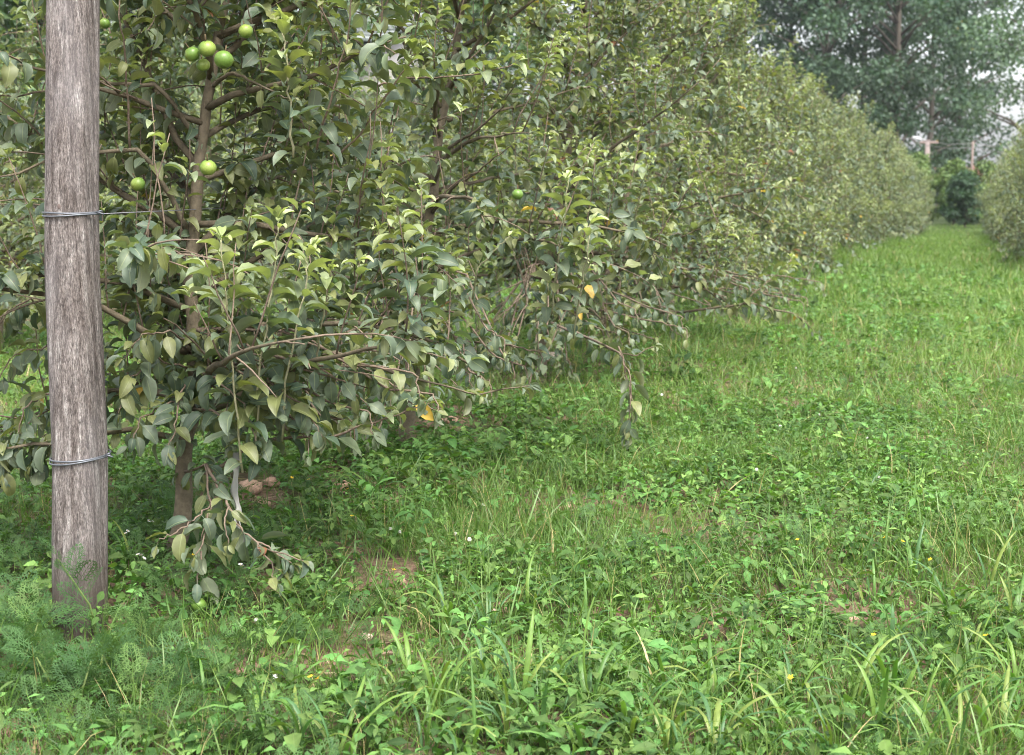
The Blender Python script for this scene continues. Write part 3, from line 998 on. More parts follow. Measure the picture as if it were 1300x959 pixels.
# ------------------------------------------------------------------ background: trees, bush, poles, house, shed
def bgtree(seed, H_, Rc, zc0, ncl, nleaf, ls, cols, tw=1.0, narrow=False):
    rg_ = np.random.default_rng(seed)
    tb = MB()
    zz = np.linspace(-0.3, H_ * 0.93, 12)
    tk = np.stack([np.cumsum(rg_.normal(0, 0.03 * H_ / 12, 12)), np.cumsum(rg_.normal(0, 0.03 * H_ / 12, 12)), zz], 1); tk[0, :2] = 0
    tb.tube(tk, np.linspace(0.024 * H_ * tw, 0.003 * H_, 12), 8, (0.10, 0.085, 0.07))
    cb = MB()
    cen, crad = [], []
    for i in range(ncl):
        z = zc0 + (H_ - zc0) * rg_.random() ** 0.85
        t = (z - zc0) / (H_ - zc0)
        env = Rc * (math.sin(math.pi * (0.12 + 0.88 * t) ** (0.8)) ** 0.6 if not narrow else (1 - 0.75 * t))
        a = rg_.random() * 6.283
        rr_ = env * (0.15 + 0.85 * rg_.random() ** 0.6)
        cx, cy = np.interp(z, tk[:, 2], tk[:, 0]), np.interp(z, tk[:, 2], tk[:, 1])
        c = np.array([cx + rr_ * math.cos(a), cy + rr_ * math.sin(a), z])
        cen.append(c); crad.append(Rc * (0.16 + 0.14 * rg_.random()))
        if i % 2 == 0:
            z0 = max(zc0 * 0.5, z - 0.55 * rr_ - 0.3)
            p0 = np.array([np.interp(z0, tk[:, 2], tk[:, 0]), np.interp(z0, tk[:, 2], tk[:, 1]), z0])
            m_ = (p0 + c) / 2 + np.array([0, 0, 0.1 * rr_])
            tb.tube([p0, m_, c], [0.007 * H_ * (1 - 0.7 * t), 0.004 * H_ * (1 - 0.6 * t), 0.0015 * H_], 5, (0.11, 0.09, 0.075))
    cen = np.array(cen); crad = np.array(crad)
    k = nleaf
    w = crad ** 2 / (crad ** 2).sum()
    idx = rg_.choice(len(cen), k, p=w)
    dirs = nrm(rg_.normal(0, 1, (k, 3)))
    pos = cen[idx] + dirs * (crad[idx] * rg_.random(k) ** 0.4)[:, None] * np.array([1.15, 1.15, 0.75])
    f = dirs + rg_.normal(0, 0.6, (k, 3)) + np.array([0, 0, -0.35])
    u = rg_.random((k, 1))
    cshift = rg_.normal(1, 0.14, len(cen))[idx][:, None]
    col = (np.array(cols[0]) * (1 - u) + np.array(cols[1]) * u) * cshift
    odd = rg_.random(k) < 0.0008
    col[odd] = (0.4, 0.28, 0.05)
    Rm = basis(f, rg_.normal(0, 0.9, k), ls * (0.6 + 0.8 * rg_.random(k)))
    cb.inst(leaf_tmpl(0.7, 0.35, 0, 2, width=0.36, pet=0.1), Rm, pos, np.clip(col, 0.01, 1))
    a, b = tb.mesh('trunk'), cb.mesh('crown')
    a.materials.append(MAT_BARK); b.materials.append(MAT_BGLEAF)
    return a, b

DK = ((0.022, 0.052, 0.032), (0.055, 0.10, 0.05)); MD = ((0.035, 0.075, 0.03), (0.085, 0.15, 0.05)); LT = ((0.06, 0.11, 0.06), (0.12, 0.18, 0.10))
BG = {'dark': [bgtree(51, 17, 3.7, 1.8, 110, 15500, 0.23, DK, 0.6), bgtree(52, 19, 3.6, 1.5, 115, 16000, 0.23, DK, 0.6)],
      'light': [bgtree(53, 16, 3.6, 2.6, 90, 11000, 0.2, LT)],
      'mid': [bgtree(54, 9, 3.0, 1.2, 70, 8000, 0.22, MD), bgtree(55, 8, 3.2, 1.0, 70, 8000, 0.22, MD)],
      'shrub': [bgtree(56, 2.1, 0.85, 0.25, 60, 5200, 0.11, ((0.012, 0.036, 0.018), (0.036, 0.08, 0.028))), bgtree(57, 2.6, 1.1, 0.3, 60, 4500, 0.13, ((0.06, 0.11, 0.03), (0.13, 0.19, 0.05)))]}
rr = random.Random(77)
def put_bg(kind, v, px_, d, label, cat, name, group=None, sc=1.0):
    p = P(px_, 240, d)
    z = float(terrain(p[0], p[1]))
    root = thing(name, label, cat, (p[0], p[1], z), group)
    root.rotation_euler = (0, 0, rr.random() * 6.28); root.scale = (sc,) * 3
    a, b = BG[kind][v % len(BG[kind])]
    link('trunk', a, None, root); link('crown', b, None, root)

for k, (px_, d, v) in enumerate([(330, 84, 0), (450, 88, 1), (560, 82, 0), (680, 86, 1), (800, 80, 0), (905, 84, 1), (1000, 80, 0), (1045, 76, 1), (1092, 86, 0), (1135, 79, 1), (1178, 88, 0), (1215, 96, 1)]):
    put_bg('dark', v, px_, d, ORD[k] + ' from the left of the tall dark trees beyond the orchard', 'tree', 'tall_tree', 'tall dark trees beyond the orchard', 0.95 + 0.2 * rr.random())
put_bg('light', 0, 1322, 66, 'tall pale green tree with hazy foliage at the alley end', 'tree', 'tall_tree')
for k, (px_, d) in enumerate([(-60, 30), (60, 33), (165, 36), (265, 40), (370, 44), (470, 50), (600, 52)]):
    put_bg('mid', k, px_, d, ORD[k] + ' from the left of the bushy trees behind the third row', 'tree', 'bushy_tree', 'bushy trees behind the third row', 0.9 + 0.25 * rr.random())
put_bg('shrub', 0, 1227, 59, 'dark round bush closing the far end of the grass alley', 'bush', 'bush', None, 1.05)
put_bg('shrub', 1, 1212, 63, 'yellow green bush behind the dark round bush', 'bush', 'bush')
put_bg('shrub', 1, 1252, 64, 'yellow green bush beside the pale tree at the alley end', 'bush', 'bush')
put_bg('shrub', 1, 1165, 64, 'yellow green bush below the street lamp', 'bush', 'bush', None, 1.1)

def box(mb, c, s_, col):
    x, y, z = c; a, b, e = s_
    V = np.array([(x + i * a / 2, y + j * b / 2, z + k * e / 2) for i in (-1, 1) for j in (-1, 1) for k in (-1, 1)])
    T = [(0, 1, 3), (0, 3, 2), (4, 6, 7), (4, 7, 5), (0, 4, 5), (0, 5, 1), (2, 3, 7), (2, 7, 6), (0, 2, 6), (0, 6, 4), (1, 5, 7), (1, 7, 3)]
    mb.add(V, np.array(T), col)

pd = 70.0
lp = P(1176, 240, pd); lp[2] = float(terrain(lp[0], lp[1]))
ztop = P(1176, 178, pd)[2] - lp[2]
lamp = thing('utility_pole', 'grey concrete pole with cross arm and white lamp past the orchard', 'pole', lp)
mb = MB(); mb.tube([(0, 0, -0.2), (0, 0, ztop * 0.6), (0, 0, ztop)], [0.13, 0.12, 0.11], 10, (0.34, 0.27, 0.25)); link('pole', mb.mesh('pole'), MAT_PLAIN, lamp)
mb = MB(); box(mb, (0.05, 0, ztop - 0.12), (0.85, 0.1, 0.1), (0.42, 0.30, 0.27)); link('cross_arm', mb.mesh('cross_arm', False), MAT_PLAIN, lamp)
mb = MB(); mb.tube([(-0.1, 0, ztop), (-0.3, 0, ztop + 0.02)], [0.03, 0.03], 6, (0.5, 0.5, 0.5))
mb.tube([(-0.28, 0, ztop + 0.03), (-0.4, 0, ztop + 0.05), (-0.62, 0, ztop + 0.12), (-0.7, 0, ztop + 0.15)], [0.035, 0.065, 0.055, 0.02], 8, (0.6, 0.6, 0.6))
link('lamp_head', mb.mesh('lamp_head'), MAT_PLAIN, lamp)
p2 = P(1232, 240, pd + 4); p2[2] = float(terrain(p2[0], p2[1])); z2 = P(1232, 180, pd + 4)[2] - p2[2]
pole2 = thing('utility_pole', 'thin brown pole carrying wires behind the dark bush', 'pole', p2)
mb = MB(); mb.tube([(0, 0, -0.2), (0.05, 0, z2)], [0.075, 0.055], 8, (0.2, 0.15, 0.13)); link('pole', mb.mesh('pole'), MAT_PLAIN, pole2)
mb = MB(); mb.tube([(-0.05, 0, z2 - 0.1), (0.12, 0, z2 - 0.1)], [0.03, 0.03], 6, (0.5, 0.45, 0.4)); link('insulator', mb.mesh('insulator'), MAT_PLAIN, pole2)
for k, dz in enumerate((0.0, -0.22)):
    mb = MB()
    pts = [P(1060, 166 + 5 * k, pd + 1), P(1120, 173 + 5 * k, pd), lp + np.array([0.1, -0.1, ztop - 0.05 + dz]), P(1205, 184 + 5 * k, pd + 2), p2 + np.array([0, -0.1, z2 - 0.08 + dz]), P(1290, 192 + 5 * k, pd + 6), P(1360, 196 + 5 * k, pd + 8)]
    mb.tube(pts, [0.013] * len(pts), 4, (0.22, 0.2, 0.2))
    tag(link('power_line', mb.mesh('power_line'), MAT_PLAIN), ('upper' if k == 0 else 'lower') + ' power line strung past the concrete lamp pole', 'wire', 'power lines past the orchard')
# red roofed house behind the end bush
hp = P(1232, 240, 92.0); hp[2] = float(terrain(hp[0], hp[1]))
zr = P(1232, 211, 92.0)[2] - hp[2]
house = thing('house', 'low house with a red tiled roof half hidden by bushes', 'house', hp)
mb = MB(); box(mb, (0, 2.5, (zr - 1.2) / 2), (7.0, 4.6, zr - 1.2), (0.55, 0.5, 0.44)); link('wall', mb.mesh('wall', False), MAT_PLAIN, house)
rf = link('roof', (lambda m_: (box(m_, (0, 2.5, zr - 1.16), (7.5, 5.2, 0.06), (0.2, 0.1, 0.075)), m_.add(np.array([(-3.75, -0.1, zr - 1.12), (3.75, -0.1, zr - 1.12), (3.75, 2.5, zr), (-3.75, 2.5, zr), (-3.75, 5.1, zr - 1.12), (3.75, 5.1, zr - 1.12)]),
          np.array([(0, 1, 2), (0, 2, 3), (3, 2, 5), (3, 5, 4), (0, 3, 4), (1, 5, 2)]), (0.22, 0.11, 0.085)), m_.mesh('roof', False))[-1])(MB()), MAT_PLAIN, house)
for i in range(24):
    mb = MB(); xx = -3.6 + i * 0.313
    mb.tube([(xx, -0.12, zr - 1.10), (xx, 2.48, zr + 0.02)], [0.07, 0.07], 5, (0.25 + 0.03 * math.sin(i * 5), 0.12, 0.09)); link('tile', mb.mesh('tile'), MAT_PLAIN, rf)
for xx in (-2, 1.6):
    mb = MB(); box(mb, (xx, 0.17, 1.0), (0.9, 0.08, 1.0), (0.06, 0.07, 0.08)); link('window', mb.mesh('window', False), MAT_PLAIN, house)
mb = MB(); box(mb, (0, 0.17, 0.95), (0.9, 0.08, 1.9), (0.18, 0.10, 0.06)); link('door', mb.mesh('door', False), MAT_PLAIN, house)
# ribbed roof glimpsed through the leaves at the top
spx = P(415, 22, 42.0); sg = float(terrain(spx[0], spx[1]))
shed = thing('shed', 'farm shed with a grey ribbed roof behind the orchard rows', 'shed', (spx[0], spx[1], sg))
hs_ = spx[2] - sg
mb = MB(); box(mb, (0, 1.6, (hs_ - 0.6) / 2), (3.2, 2.8, hs_ - 0.6), (0.2, 0.19, 0.18)); link('wall', mb.mesh('wall', False), MAT_PLAIN, shed)
rot = Matrix.Rotation(R_(18), 3, 'Y')
mb = MB(); mb.add(np.array([(-1.8, -0.2, hs_ - 0.45), (1.8, -0.2, hs_ - 0.75), (1.8, 3.2, hs_ + 0.35), (-1.8, 3.2, hs_ + 0.65)]), np.array([(0, 1, 2), (0, 2, 3)]), (0.08, 0.095, 0.09))
mb.add(np.array([(-1.8, -0.2, hs_ - 0.55), (1.8, -0.2, hs_ - 0.85), (1.8, 3.2, hs_ + 0.25), (-1.8, 3.2, hs_ + 0.55)]), np.array([(0, 2, 1), (0, 3, 2)]), (0.08, 0.095, 0.09))
rf = link('roof', mb.mesh('roof', False), MAT_PLAIN, shed)
for i in range(9):
    u = (i + 0.5) / 9
    mb = MB(); yy = -0.2 + 3.4 * u; zz = 1.1 * u
    mb.tube([(-1.8, yy, hs_ - 0.43 + zz), (1.8, yy, hs_ - 0.73 + zz)], [0.07, 0.07], 5, (0.21, 0.23, 0.225)); link('roof_rib', mb.mesh('roof_rib'), MAT_PLAIN, rf)

# ------------------------------------------------------------------ ground cover
def scatter(rg_, n, d0, d1, p, margin=0.9):
    """points over the ground in view, density ~ d^-p"""
    u = rg_.random(n); e = 2 - p
    d = (d0 ** e + u * (d1 ** e - d0 ** e)) ** (1 / e) if abs(e) > 1e-3 else d0 * (d1 / d0) ** u
    lat = (rg_.random(n) * 2 - 1) * (0.35 * d + margin)
    f2 = np.array([-math.sin(PSI), math.cos(PSI)]); r2 = np.array([math.cos(PSI), math.sin(PSI)])
    xy = f2 * d[:, None] + r2 * lat[:, None]
    return xy, d

SOIL = [(312, 622, 34, 16), (345, 640, 30, 14), (435, 612, 22, 12), (550, 535, 30, 12), (500, 735, 42, 20), (440, 700, 30, 10), (635, 772, 26, 14), (1080, 782, 20, 16), (700, 455, 18, 9),
        (345, 750, 14, 12), (500, 640, 20, 8), (470, 830, 30, 20), (640, 690, 24, 8), (905, 830, 26, 14), (715, 645, 20, 10), (855, 520, 14, 8), (620, 560, 24, 7), (460, 800, 20, 14), (1000, 330, 20, 6), (740, 690, 22, 9),
        (300, 745, 22, 9), (260, 640, 26, 10)]
SW = [(G(a, b), a, b, c * (1.4 if a < 560 else 1.0), e * (1.35 if a < 560 else 1.0)) for a, b, c, e in SOIL]
def bare(xy):
    """0..1: how bare the ground is at world points"""
    out = np.zeros(len(xy))
    pz = np.column_stack([xy, terrain(xy[:, 0], xy[:, 1])])
    px_, py_, _ = project(pz)
    for g, a, b, c, e in SW:
        out = np.maximum(out, np.exp(-(((px_ - a) / c) ** 2 + ((py_ - b) / e) ** 2)))
    return out, px_, py_

def nz2(xy, sc, seed):
    a = np.sin(xy[:, 0] * sc + seed) + np.sin(xy[:, 1] * sc * 1.3 + 2 * seed) + np.sin((xy[:, 0] + xy[:, 1]) * sc * 0.7 + 3 * seed) + np.sin((xy[:, 0] * 0.8 - xy[:, 1]) * sc * 1.9 + seed)
    return a / 4

def blade_tmpl(bend, n=2, w=0.5):
    V, T, A = [], [], []
    y = z = 0.0
    for i in range(n + 1):
        s = i / n
        if i:
            th = bend * (i - 0.5) / n
            y += math.sin(th) / n; z += math.cos(th) / n
        ww = w * (1 - s ** 1.6) + (0.0 if i == n else 0.05)
        if i == n:
            V.append((0, y, z)); A.append(0.3)
        else:
            V += [(-ww, y, z), (ww, y, z)]; A += [1, 1]
    for i in range(n - 1):
        a = 2 * i
        T += [(a, a + 1, a + 3), (a, a + 3, a + 2)]
    a = 2 * (n - 1); T.append((a, a + 1, a + 2))
    return np.array(V), np.array(T), np.array(A, float)

BL3 = [blade_tmpl(b, 3) for b in (0.2, 0.8, 1.4, 2.1)]
BLW = [blade_tmpl(b, 5) for b in (0.7, 1.4, 2.2, 2.9)]
BL2 = [blade_tmpl(b, 2) for b in (0.4, 1.2, 1.9)]

def blades(mb, rg_, xy, h, w, tmpls, col, lean=0.35):
    n = len(xy)
    a = rg_.random(n) * 6.283
    z = terrain(xy[:, 0], xy[:, 1])
    t = np.column_stack([xy, z - 0.008])
    f = np.column_stack([np.cos(a), np.sin(a), np.zeros(n)])            # bend direction
    up = nrm(np.column_stack([rg_.normal(0, lean, n), rg_.normal(0, lean, n), np.ones(n)]))
    x = nrm(np.cross(f, up)); f = np.cross(up, x)
    Rm = np.stack([x * w[:, None], f * h[:, None], up * h[:, None]], -1)
    pick = rg_.integers(0, len(tmpls), n)
    for j, tm in enumerate(tmpls):
        s_ = pick == j
        mb.inst(tm, Rm[s_], t[s_], col[s_])

def gcol(rg_, n, a, b, xy, dry=0.03):
    u = np.clip(rg_.random(n) * 0.7 + 0.3 * (nz2(xy, 2.2, 1.7) * 0.5 + 0.5), 0, 1)[:, None]
    c = np.array(a) * (1 - u) + np.array(b) * u
    d = rg_.random(n) < dry
    c[d] = np.array((0.34, 0.27, 0.13)) * (0.7 + 0.5 * rg_.random((d.sum(), 1)))
    return c

rg = np.random.default_rng(21)
# fine grass -----------------------------------------------------
mb = MB()
def vis_cull(xy, d):
    """leave out ground hidden for good behind the near row"""
    return ~((xy[:, 0] < -7.5) | ((xy[:, 0] < -3.3) & (xy[:, 1] > 26)) | (xy[:, 0] > 3.6 + 0 * d))
xy, d = scatter(rg, 170000, 2.5, 8.0, 0.6)
br, px_, py_ = bare(xy)
left = sst(640, 380, px_)
strip = np.exp(-((xy[:, 0] - ROWX) / 0.55) ** 2)
keep = (rg.random(len(xy)) > br * 0.97) & (rg.random(len(xy)) > 0.45 * strip) & (rg.random(len(xy)) > 0.35 * left)
keep &= rg.random(len(xy)) < 0.6 + 0.9 * nz2(xy, 3.1, 0.4)
xy, d, strip = xy[keep], d[keep], strip[keep]
n = len(xy)
h = (0.06 + 0.16 * rg.random(n) ** 1.8) * (1 + 0.25 * nz2(xy, 1.7, 5))
blades(mb, rg, xy, h, 0.0016 + 0.0028 * rg.random(n) ** 2, BL3, gcol(rg, n, (0.045, 0.105, 0.02), (0.145, 0.225, 0.045), xy, 0.06))
xy, d = scatter(rg, 26000, 2.5, 13.0, 0.9)      # broader arching blades through the finer grass
br, px_, py_ = bare(xy)
keep = (rg.random(len(xy)) > br) & (rg.random(len(xy)) < np.clip((0.25 + 0.75 * sst(380, 640, px_) * (0.35 + 0.65 * sst(520, 720, py_))) * (0.6 + 0.9 * nz2(xy, 3.6, 2.2)), 0, 1))
xy = xy[keep]; n = len(xy)
blades(mb, rg, xy, 0.10 + 0.16 * rg.random(n) ** 1.4, 0.003 + 0.0055 * rg.random(n) ** 1.5, BLW, gcol(rg, n, (0.055, 0.13, 0.032), (0.15, 0.245, 0.055), xy, 0.04), 0.45)
xy, d = scatter(rg, 210000, 8.0, 24.0, 1.35)
br, px_, py_ = bare(xy)
keep = vis_cull(xy, d) & (rg.random(len(xy)) > br * 0.9) & (rg.random(len(xy)) > 0.4 * np.exp(-((xy[:, 0] - ROWX) / 0.5) ** 2)) & (rg.random(len(xy)) < 0.8 + 0.4 * nz2(xy, 2.0, 0.4))
xy, d = xy[keep], d[keep]; n = len(xy)
h = (0.06 + 0.19 * rg.random(n) ** 2.2) * (1 + 0.3 * nz2(xy, 1.1, 5))
blades(mb, rg, xy, h, (0.0022 + 0.003 * rg.random(n)) * np.clip(d / 8, 1, 3), BL2, gcol(rg, n, (0.055, 0.12, 0.022), (0.175, 0.26, 0.052), xy, 0.05))
xy, d = scatter(rg, 150000, 24.0, 64.0, 1.7, 0.0)
keep = (xy[:, 0] > -3.2) & (xy[:, 0] < 2.6)
xy, d = xy[keep], d[keep]; n = len(xy)
blades(mb, rg, xy, 0.05 + 0.09 * rg.random(n), 0.008 + 0.010 * rg.random(n), BL2, gcol(rg, n, (0.06, 0.13, 0.022), (0.17, 0.255, 0.05), xy, 0.03))
o = link('grass', mb.mesh('grass'), MAT_GRASS); o['kind'] = 'stuff'
print('grass tris', len(o.data.polygons))

# low broad-leaved weeds ------------------------------------------
WLEAF = [leaf_tmpl(0.6, 0.3, 0.1, 1, width=0.16, pet=0.2), leaf_tmpl(1.0, 0.4, 0.1, 1, width=0.23, pet=0.25)]
mb = MB()
def weeds(n, d0, d1, p, size, hmax, k, wmask):
    xy, d = scatter(rg, n, d0, d1, p)
    br, px_, py_ = bare(xy)
    keep = vis_cull(xy, d) & (rg.random(n) > br * 1.1) & (rg.random(n) < wmask(xy, px_, py_))
    xy, d = xy[keep], d[keep]; n = len(xy)
    c0 = gcol(rg, n, (0.05, 0.115, 0.028), (0.13, 0.24, 0.062), xy, 0.0)
    hh = 0.03 + hmax * rg.random(n)
    psz = 0.55 + 1.0 * rg.random(n) ** 1.8
    c0 = c0 * (0.5 + 0.85 * rg.random((n, 1))) * (1 + (rg.random((n, 1)) - 0.45) * np.array([0.5, 0.1, 0.1]))
    for j in range(k):
        a = j * 2.4 + rg.random(n) * 0.8 + rg.random() * 6
        u = (j + 0.5) / k
        pos = np.column_stack([xy + rg.normal(0, 0.012, (n, 2)), terrain(xy[:, 0], xy[:, 1]) + hh * (0.35 + 0.65 * u)])
        f = np.column_stack([np.cos(a), np.sin(a), rg.normal(0.25, 0.35, n)])
        sz = size * psz * (0.6 + 0.8 * rg.random(n)) * (1.15 - 0.4 * u) * np.clip(d / 7, 1, 2.0)
        Rm = basis(f, rg.normal(0, 0.35, n), sz)
        c = c0 * (0.75 + 0.5 * rg.random((n, 1)))
        s_ = rg.random(n) < 0.6
        mb.inst(WLEAF[0], Rm[s_], pos[s_], c[s_]); mb.inst(WLEAF[1], Rm[~s_], pos[~s_], c[~s_])
dk = lambda xy, px_, py_: np.clip(np.exp(-((px_ - 500) / 85) ** 2 - ((py_ - 630) / 55) ** 2) + 0.9 * np.exp(-((px_ - 650) / 110) ** 2 - ((py_ - 570) / 32) ** 2) + 0.25 * np.exp(-((px_ - 380) / 90) ** 2 - ((py_ - 690) / 40) ** 2) + 0.5 * np.exp(-((px_ - 880) / 120) ** 2 - ((py_ - 470) / 26) ** 2), 0, 1)
mk = lambda xy, px_, py_: np.clip(0.55 + 0.8 * nz2(xy, 2.6, 3.3), 0.12, 1)
weeds(17000, 2.5, 8.0, 0.7, 0.048, 0.10, 7, mk)
weeds(9000, 3.3, 9.0, 0.7, 0.062, 0.17, 8, dk)
weeds(15000, 8.0, 22.0, 1.3, 0.04, 0.09, 6, mk)
o = link('broadleaf_weeds', mb.mesh('broadleaf_weeds'), MAT_WEED); o['kind'] = 'stuff'
print('weed tris', len(o.data.polygons))

# feathery weeds ----------------------------------------------------
def frond(n=7, curve=0.7):
    V, T, A = [], [], []
    def strip(p, d, L, w, nor):
        p = np.array(p, float); d = nrm(np.array(d, float)); s_ = nrm(np.cross(d, nor)) * w
        i = len(V)
        V.extend([p, p + d * L * 0.45 - s_, p + d * L * 0.45 + s_, p + d * L]); A.extend([0.5] * 4)
        T.extend([(i, i + 2, i + 1), (i + 1, i + 2, i + 3)])
    y = z = 0.0; ax = []
    for i in range(n + 1):
        th = -0.3 + curve * i / n
        ax.append((np.array([0, y, z]), np.array([0, math.cos(th), -math.sin(th)])))
        y += math.cos(th) / n; z -= math.sin(th) / n
    for i, (p, d) in enumerate(ax):
        nor = np.array([0, -d[2], d[1]])
        strip(p, d, 1.2 / n, 0.010, nor)
        if i == 0:
            continue
        L = 0.36 * math.sin(math.pi * (0.18 + 0.75 * i / n)) + 0.05
        for sd_ in (-1, 1):
            dd = nrm(d * 0.75 + np.array([sd_, 0, 0]) * 0.9 + nor * 0.12)
            strip(p, dd, L, 0.018, nor)
            for q in (0.35, 0.62):
                for s2 in (-1, 1):
                    e = nrm(dd * 0.7 + s2 * nrm(np.cross(nor, dd)) * 0.7)
                    strip(p + dd * L * q, e, L * 0.45, 0.015, nor)
    return np.array(V), np.array(T), np.array(A)
FROND = [frond(7, 0.6), frond(7, 1.2), frond(6, 0.3)]
mb = MB()
xy, d = scatter(rg, 2600, 2.55, 9.0, 0.5)
br, px_, py_ = bare(xy)
pr = np.clip(0.9 * sst(520, 250, px_) * sst(560, 700, py_) + 0.015 + 0.06 * nz2(xy, 1.9, 9.1), 0, 1)
keep = (rg.random(len(xy)) < pr) & ~((px_ > 55) & (px_ < 160) & (py_ < 872))
xy = xy[keep]; n = len(xy)
hh = 0.03 + 0.07 * rg.random(n)
c0 = gcol(rg, n, (0.035, 0.085, 0.024), (0.08, 0.15, 0.045), xy, 0.0)
for j in range(7):
    a = j * 2.4 + rg.random(n) * 0.7
    pos = np.column_stack([xy + rg.normal(0, 0.015, (n, 2)), terrain(xy[:, 0], xy[:, 1]) + hh * (0.3 + 0.1 * j)])
    f = np.column_stack([np.cos(a), np.sin(a), rg.normal(0.35, 0.3, n)])
    Rm = basis(f, rg.normal(0, 0.6, n), 0.06 + 0.05 * rg.random(n))
    mb.inst(FROND[j % 3], Rm, pos, c0 * (0.85 + 0.3 * rg.random((n, 1))))
o = link('feathery_weeds', mb.mesh('feathery_weeds'), MAT_WEED); o['kind'] = 'stuff'
print('feathery tris', len(o.data.polygons))

# dry straw, twigs and fallen leaves ---------------------------------
mb = MB()
xy, d = scatter(rg, 16000, 2.55, 12.0, 0.8)
br, px_, py_ = bare(xy)
keep = rg.random(len(xy)) < 0.08 + 0.7 * br + 0.12 * np.exp(-((xy[:, 0] - ROWX) / 0.7) ** 2)
xy = xy[keep]; n = len(xy)
a = rg.random(n) * 6.283
f = np.column_stack([np.cos(a), np.sin(a), rg.normal(0.05, 0.18, n)])
L = 0.03 + 0.10 * rg.random(n) ** 2
pos = np.column_stack([xy, terrain(xy[:, 0], xy[:, 1]) + 0.006 + 0.02 * rg.random(n)])
Rm = basis(f, rg.random(n) * 6, L)
Rm[:, :, 0] *= (0.0022 / L)[:, None] / 0.5 * 1.0
Rm[:, :, 2] *= 1.0
bt = blade_tmpl(0.5, 2, 0.5); bt = (bt[0][:, [0, 2, 1]], bt[1], bt[2])
u = rg.random((n, 1))
mb.inst(bt, Rm, pos, np.array((0.14, 0.09, 0.06)) * (1 - u) + np.array((0.36, 0.27, 0.18)) * u)
o = link('straw_litter', mb.mesh('straw_litter'), MAT_GRASS); o['kind'] = 'stuff'

# ------------------------------------------------------------------ single plants that stand out
def widetm(bend, n=8, w=0.5, sharp=1.6, start=0.0):
    V, T, A = [], [], []
    y = z = 0.0
    for i in range(n + 1):
        s = i / n
        if i:
            th = start + bend * max(0, (s - 0.25)) ** 1.2
            y += math.sin(th) / n; z += math.cos(th) / n
            no = (0, math.cos(th), -math.sin(th))
        else:
            no = (0, 1, 0)
        ww = w * (0.55 + 0.9 * s) * (1 - s ** 2.5) + 0.02
        for q in (-1, 0, 1):
            V.append((q * ww, y - no[1] * abs(q) * 0.0, z)); A.append(abs(q) * 0.9 + 0.1)
        # keel: centre pushed back
        V[-2] = (0, y - no[1] * 0.012, z - no[2] * 0.012)
    for i in range(n):
        a, b = 3 * i, 3 * i + 3
        T += [(a, a + 1, b + 1), (a, b + 1, b), (a + 1, a + 2, b + 2), (a + 1, b + 2, b + 1)]
    return np.array(V), np.array(T), np.array(A)
WIDE = [widetm(b, start=s) for b, s in ((1.0, 0.1), (1.9, 0.15), (2.8, 0.15), (3.6, 0.1), (1.5, 0.35), (2.6, 0.45))]
GC = [(0.075, 0.16, 0.03), (0.10, 0.20, 0.042), (0.13, 0.22, 0.042), (0.065, 0.145, 0.05), (0.17, 0.225, 0.05)]
WMESH = []
for tm in WIDE:
    for c in GC:
        C = np.hstack([np.tile(c, (len(tm[0]), 1)), tm[2][:, None]])
        me = mesh_tri('blade', tm[0], tm[1], C); me.materials.append(MAT_GRASS); WMESH.append(me)
rr = random.Random(5)
def tuft(p, n, hpx_m, label, group, spread=0.035, wid=0.0065):
    root = thing('grass_tuft', label, 'grass tuft', p, group)
    for i in range(n):
        o = link('blade', rr.choice(WMESH), None, root)
        a = rr.random() * 6.28
        h = hpx_m * 1.3 * (0.5 + 0.65 * rr.random())
        o.location = (math.cos(a) * spread * rr.random(), math.sin(a) * spread * rr.random(), -0.01)
        o.rotation_euler = (rr.gauss(0, 0.12), rr.gauss(0, 0.12), a - math.pi / 2 + rr.gauss(0, 0.5))
        w = wid * (0.7 + 0.6 * rr.random()) * 1.9
        o.scale = (w, h, h)
    return root
# along the near edge, left to right: (base px, base py, blades, height m)
edge = [(272, 905, 3, .20), (365, 885, 5, .13), (440, 900, 5, .14), (520, 890, 8, .17), (560, 905, 7, .19), (610, 880, 9, .17), (655, 900, 8, .18), (700, 890, 9, .17), (745, 905, 8, .19),
        (790, 880, 8, .16), (850, 895, 9, .18), (905, 905, 8, .18), (955, 890, 8, .17), (1010, 905, 8, .16), (1075, 905, 8, .20), (1135, 900, 9, .18), (1190, 895, 8, .18), (1250, 905, 9, .18), (1290, 890, 8, .18)] + [(330 + 52 * q, 945 + 14 * (q % 3), 8, .17) for q in range(19)]
edge.sort()
for k, (a, b, n, h) in enumerate(edge):
    tuft(G(a, b), n, h, ordn(k) + ' broad-bladed grass tuft from the left along the near edge', 'broad grass tufts along the near edge')
second = [(570, 800, 7, .16), (625, 815, 8, .15), (668, 790, 8, .16), (700, 770, 8, .15), (745, 800, 7, .14), (790, 760, 7, .13), (840, 790, 7, .13), (890, 770, 6, .13), (960, 800, 7, .14), (1020, 760, 6, .13),
          (1110, 770, 8, .16), (1160, 745, 9, .17), (1210, 790, 9, .17), (1255, 760, 8, .17), (1290, 800, 9, .17), (1130, 830, 8, .16), (1230, 850, 9, .17), (1285, 720, 8, .16)]
second.sort()
for k, (a, b, n, h) in enumerate(second):
    tuft(G(a, b), n, h, ORD[k] + ' grass tuft from the left in the line behind the near edge', 'broad grass tufts in the second line')
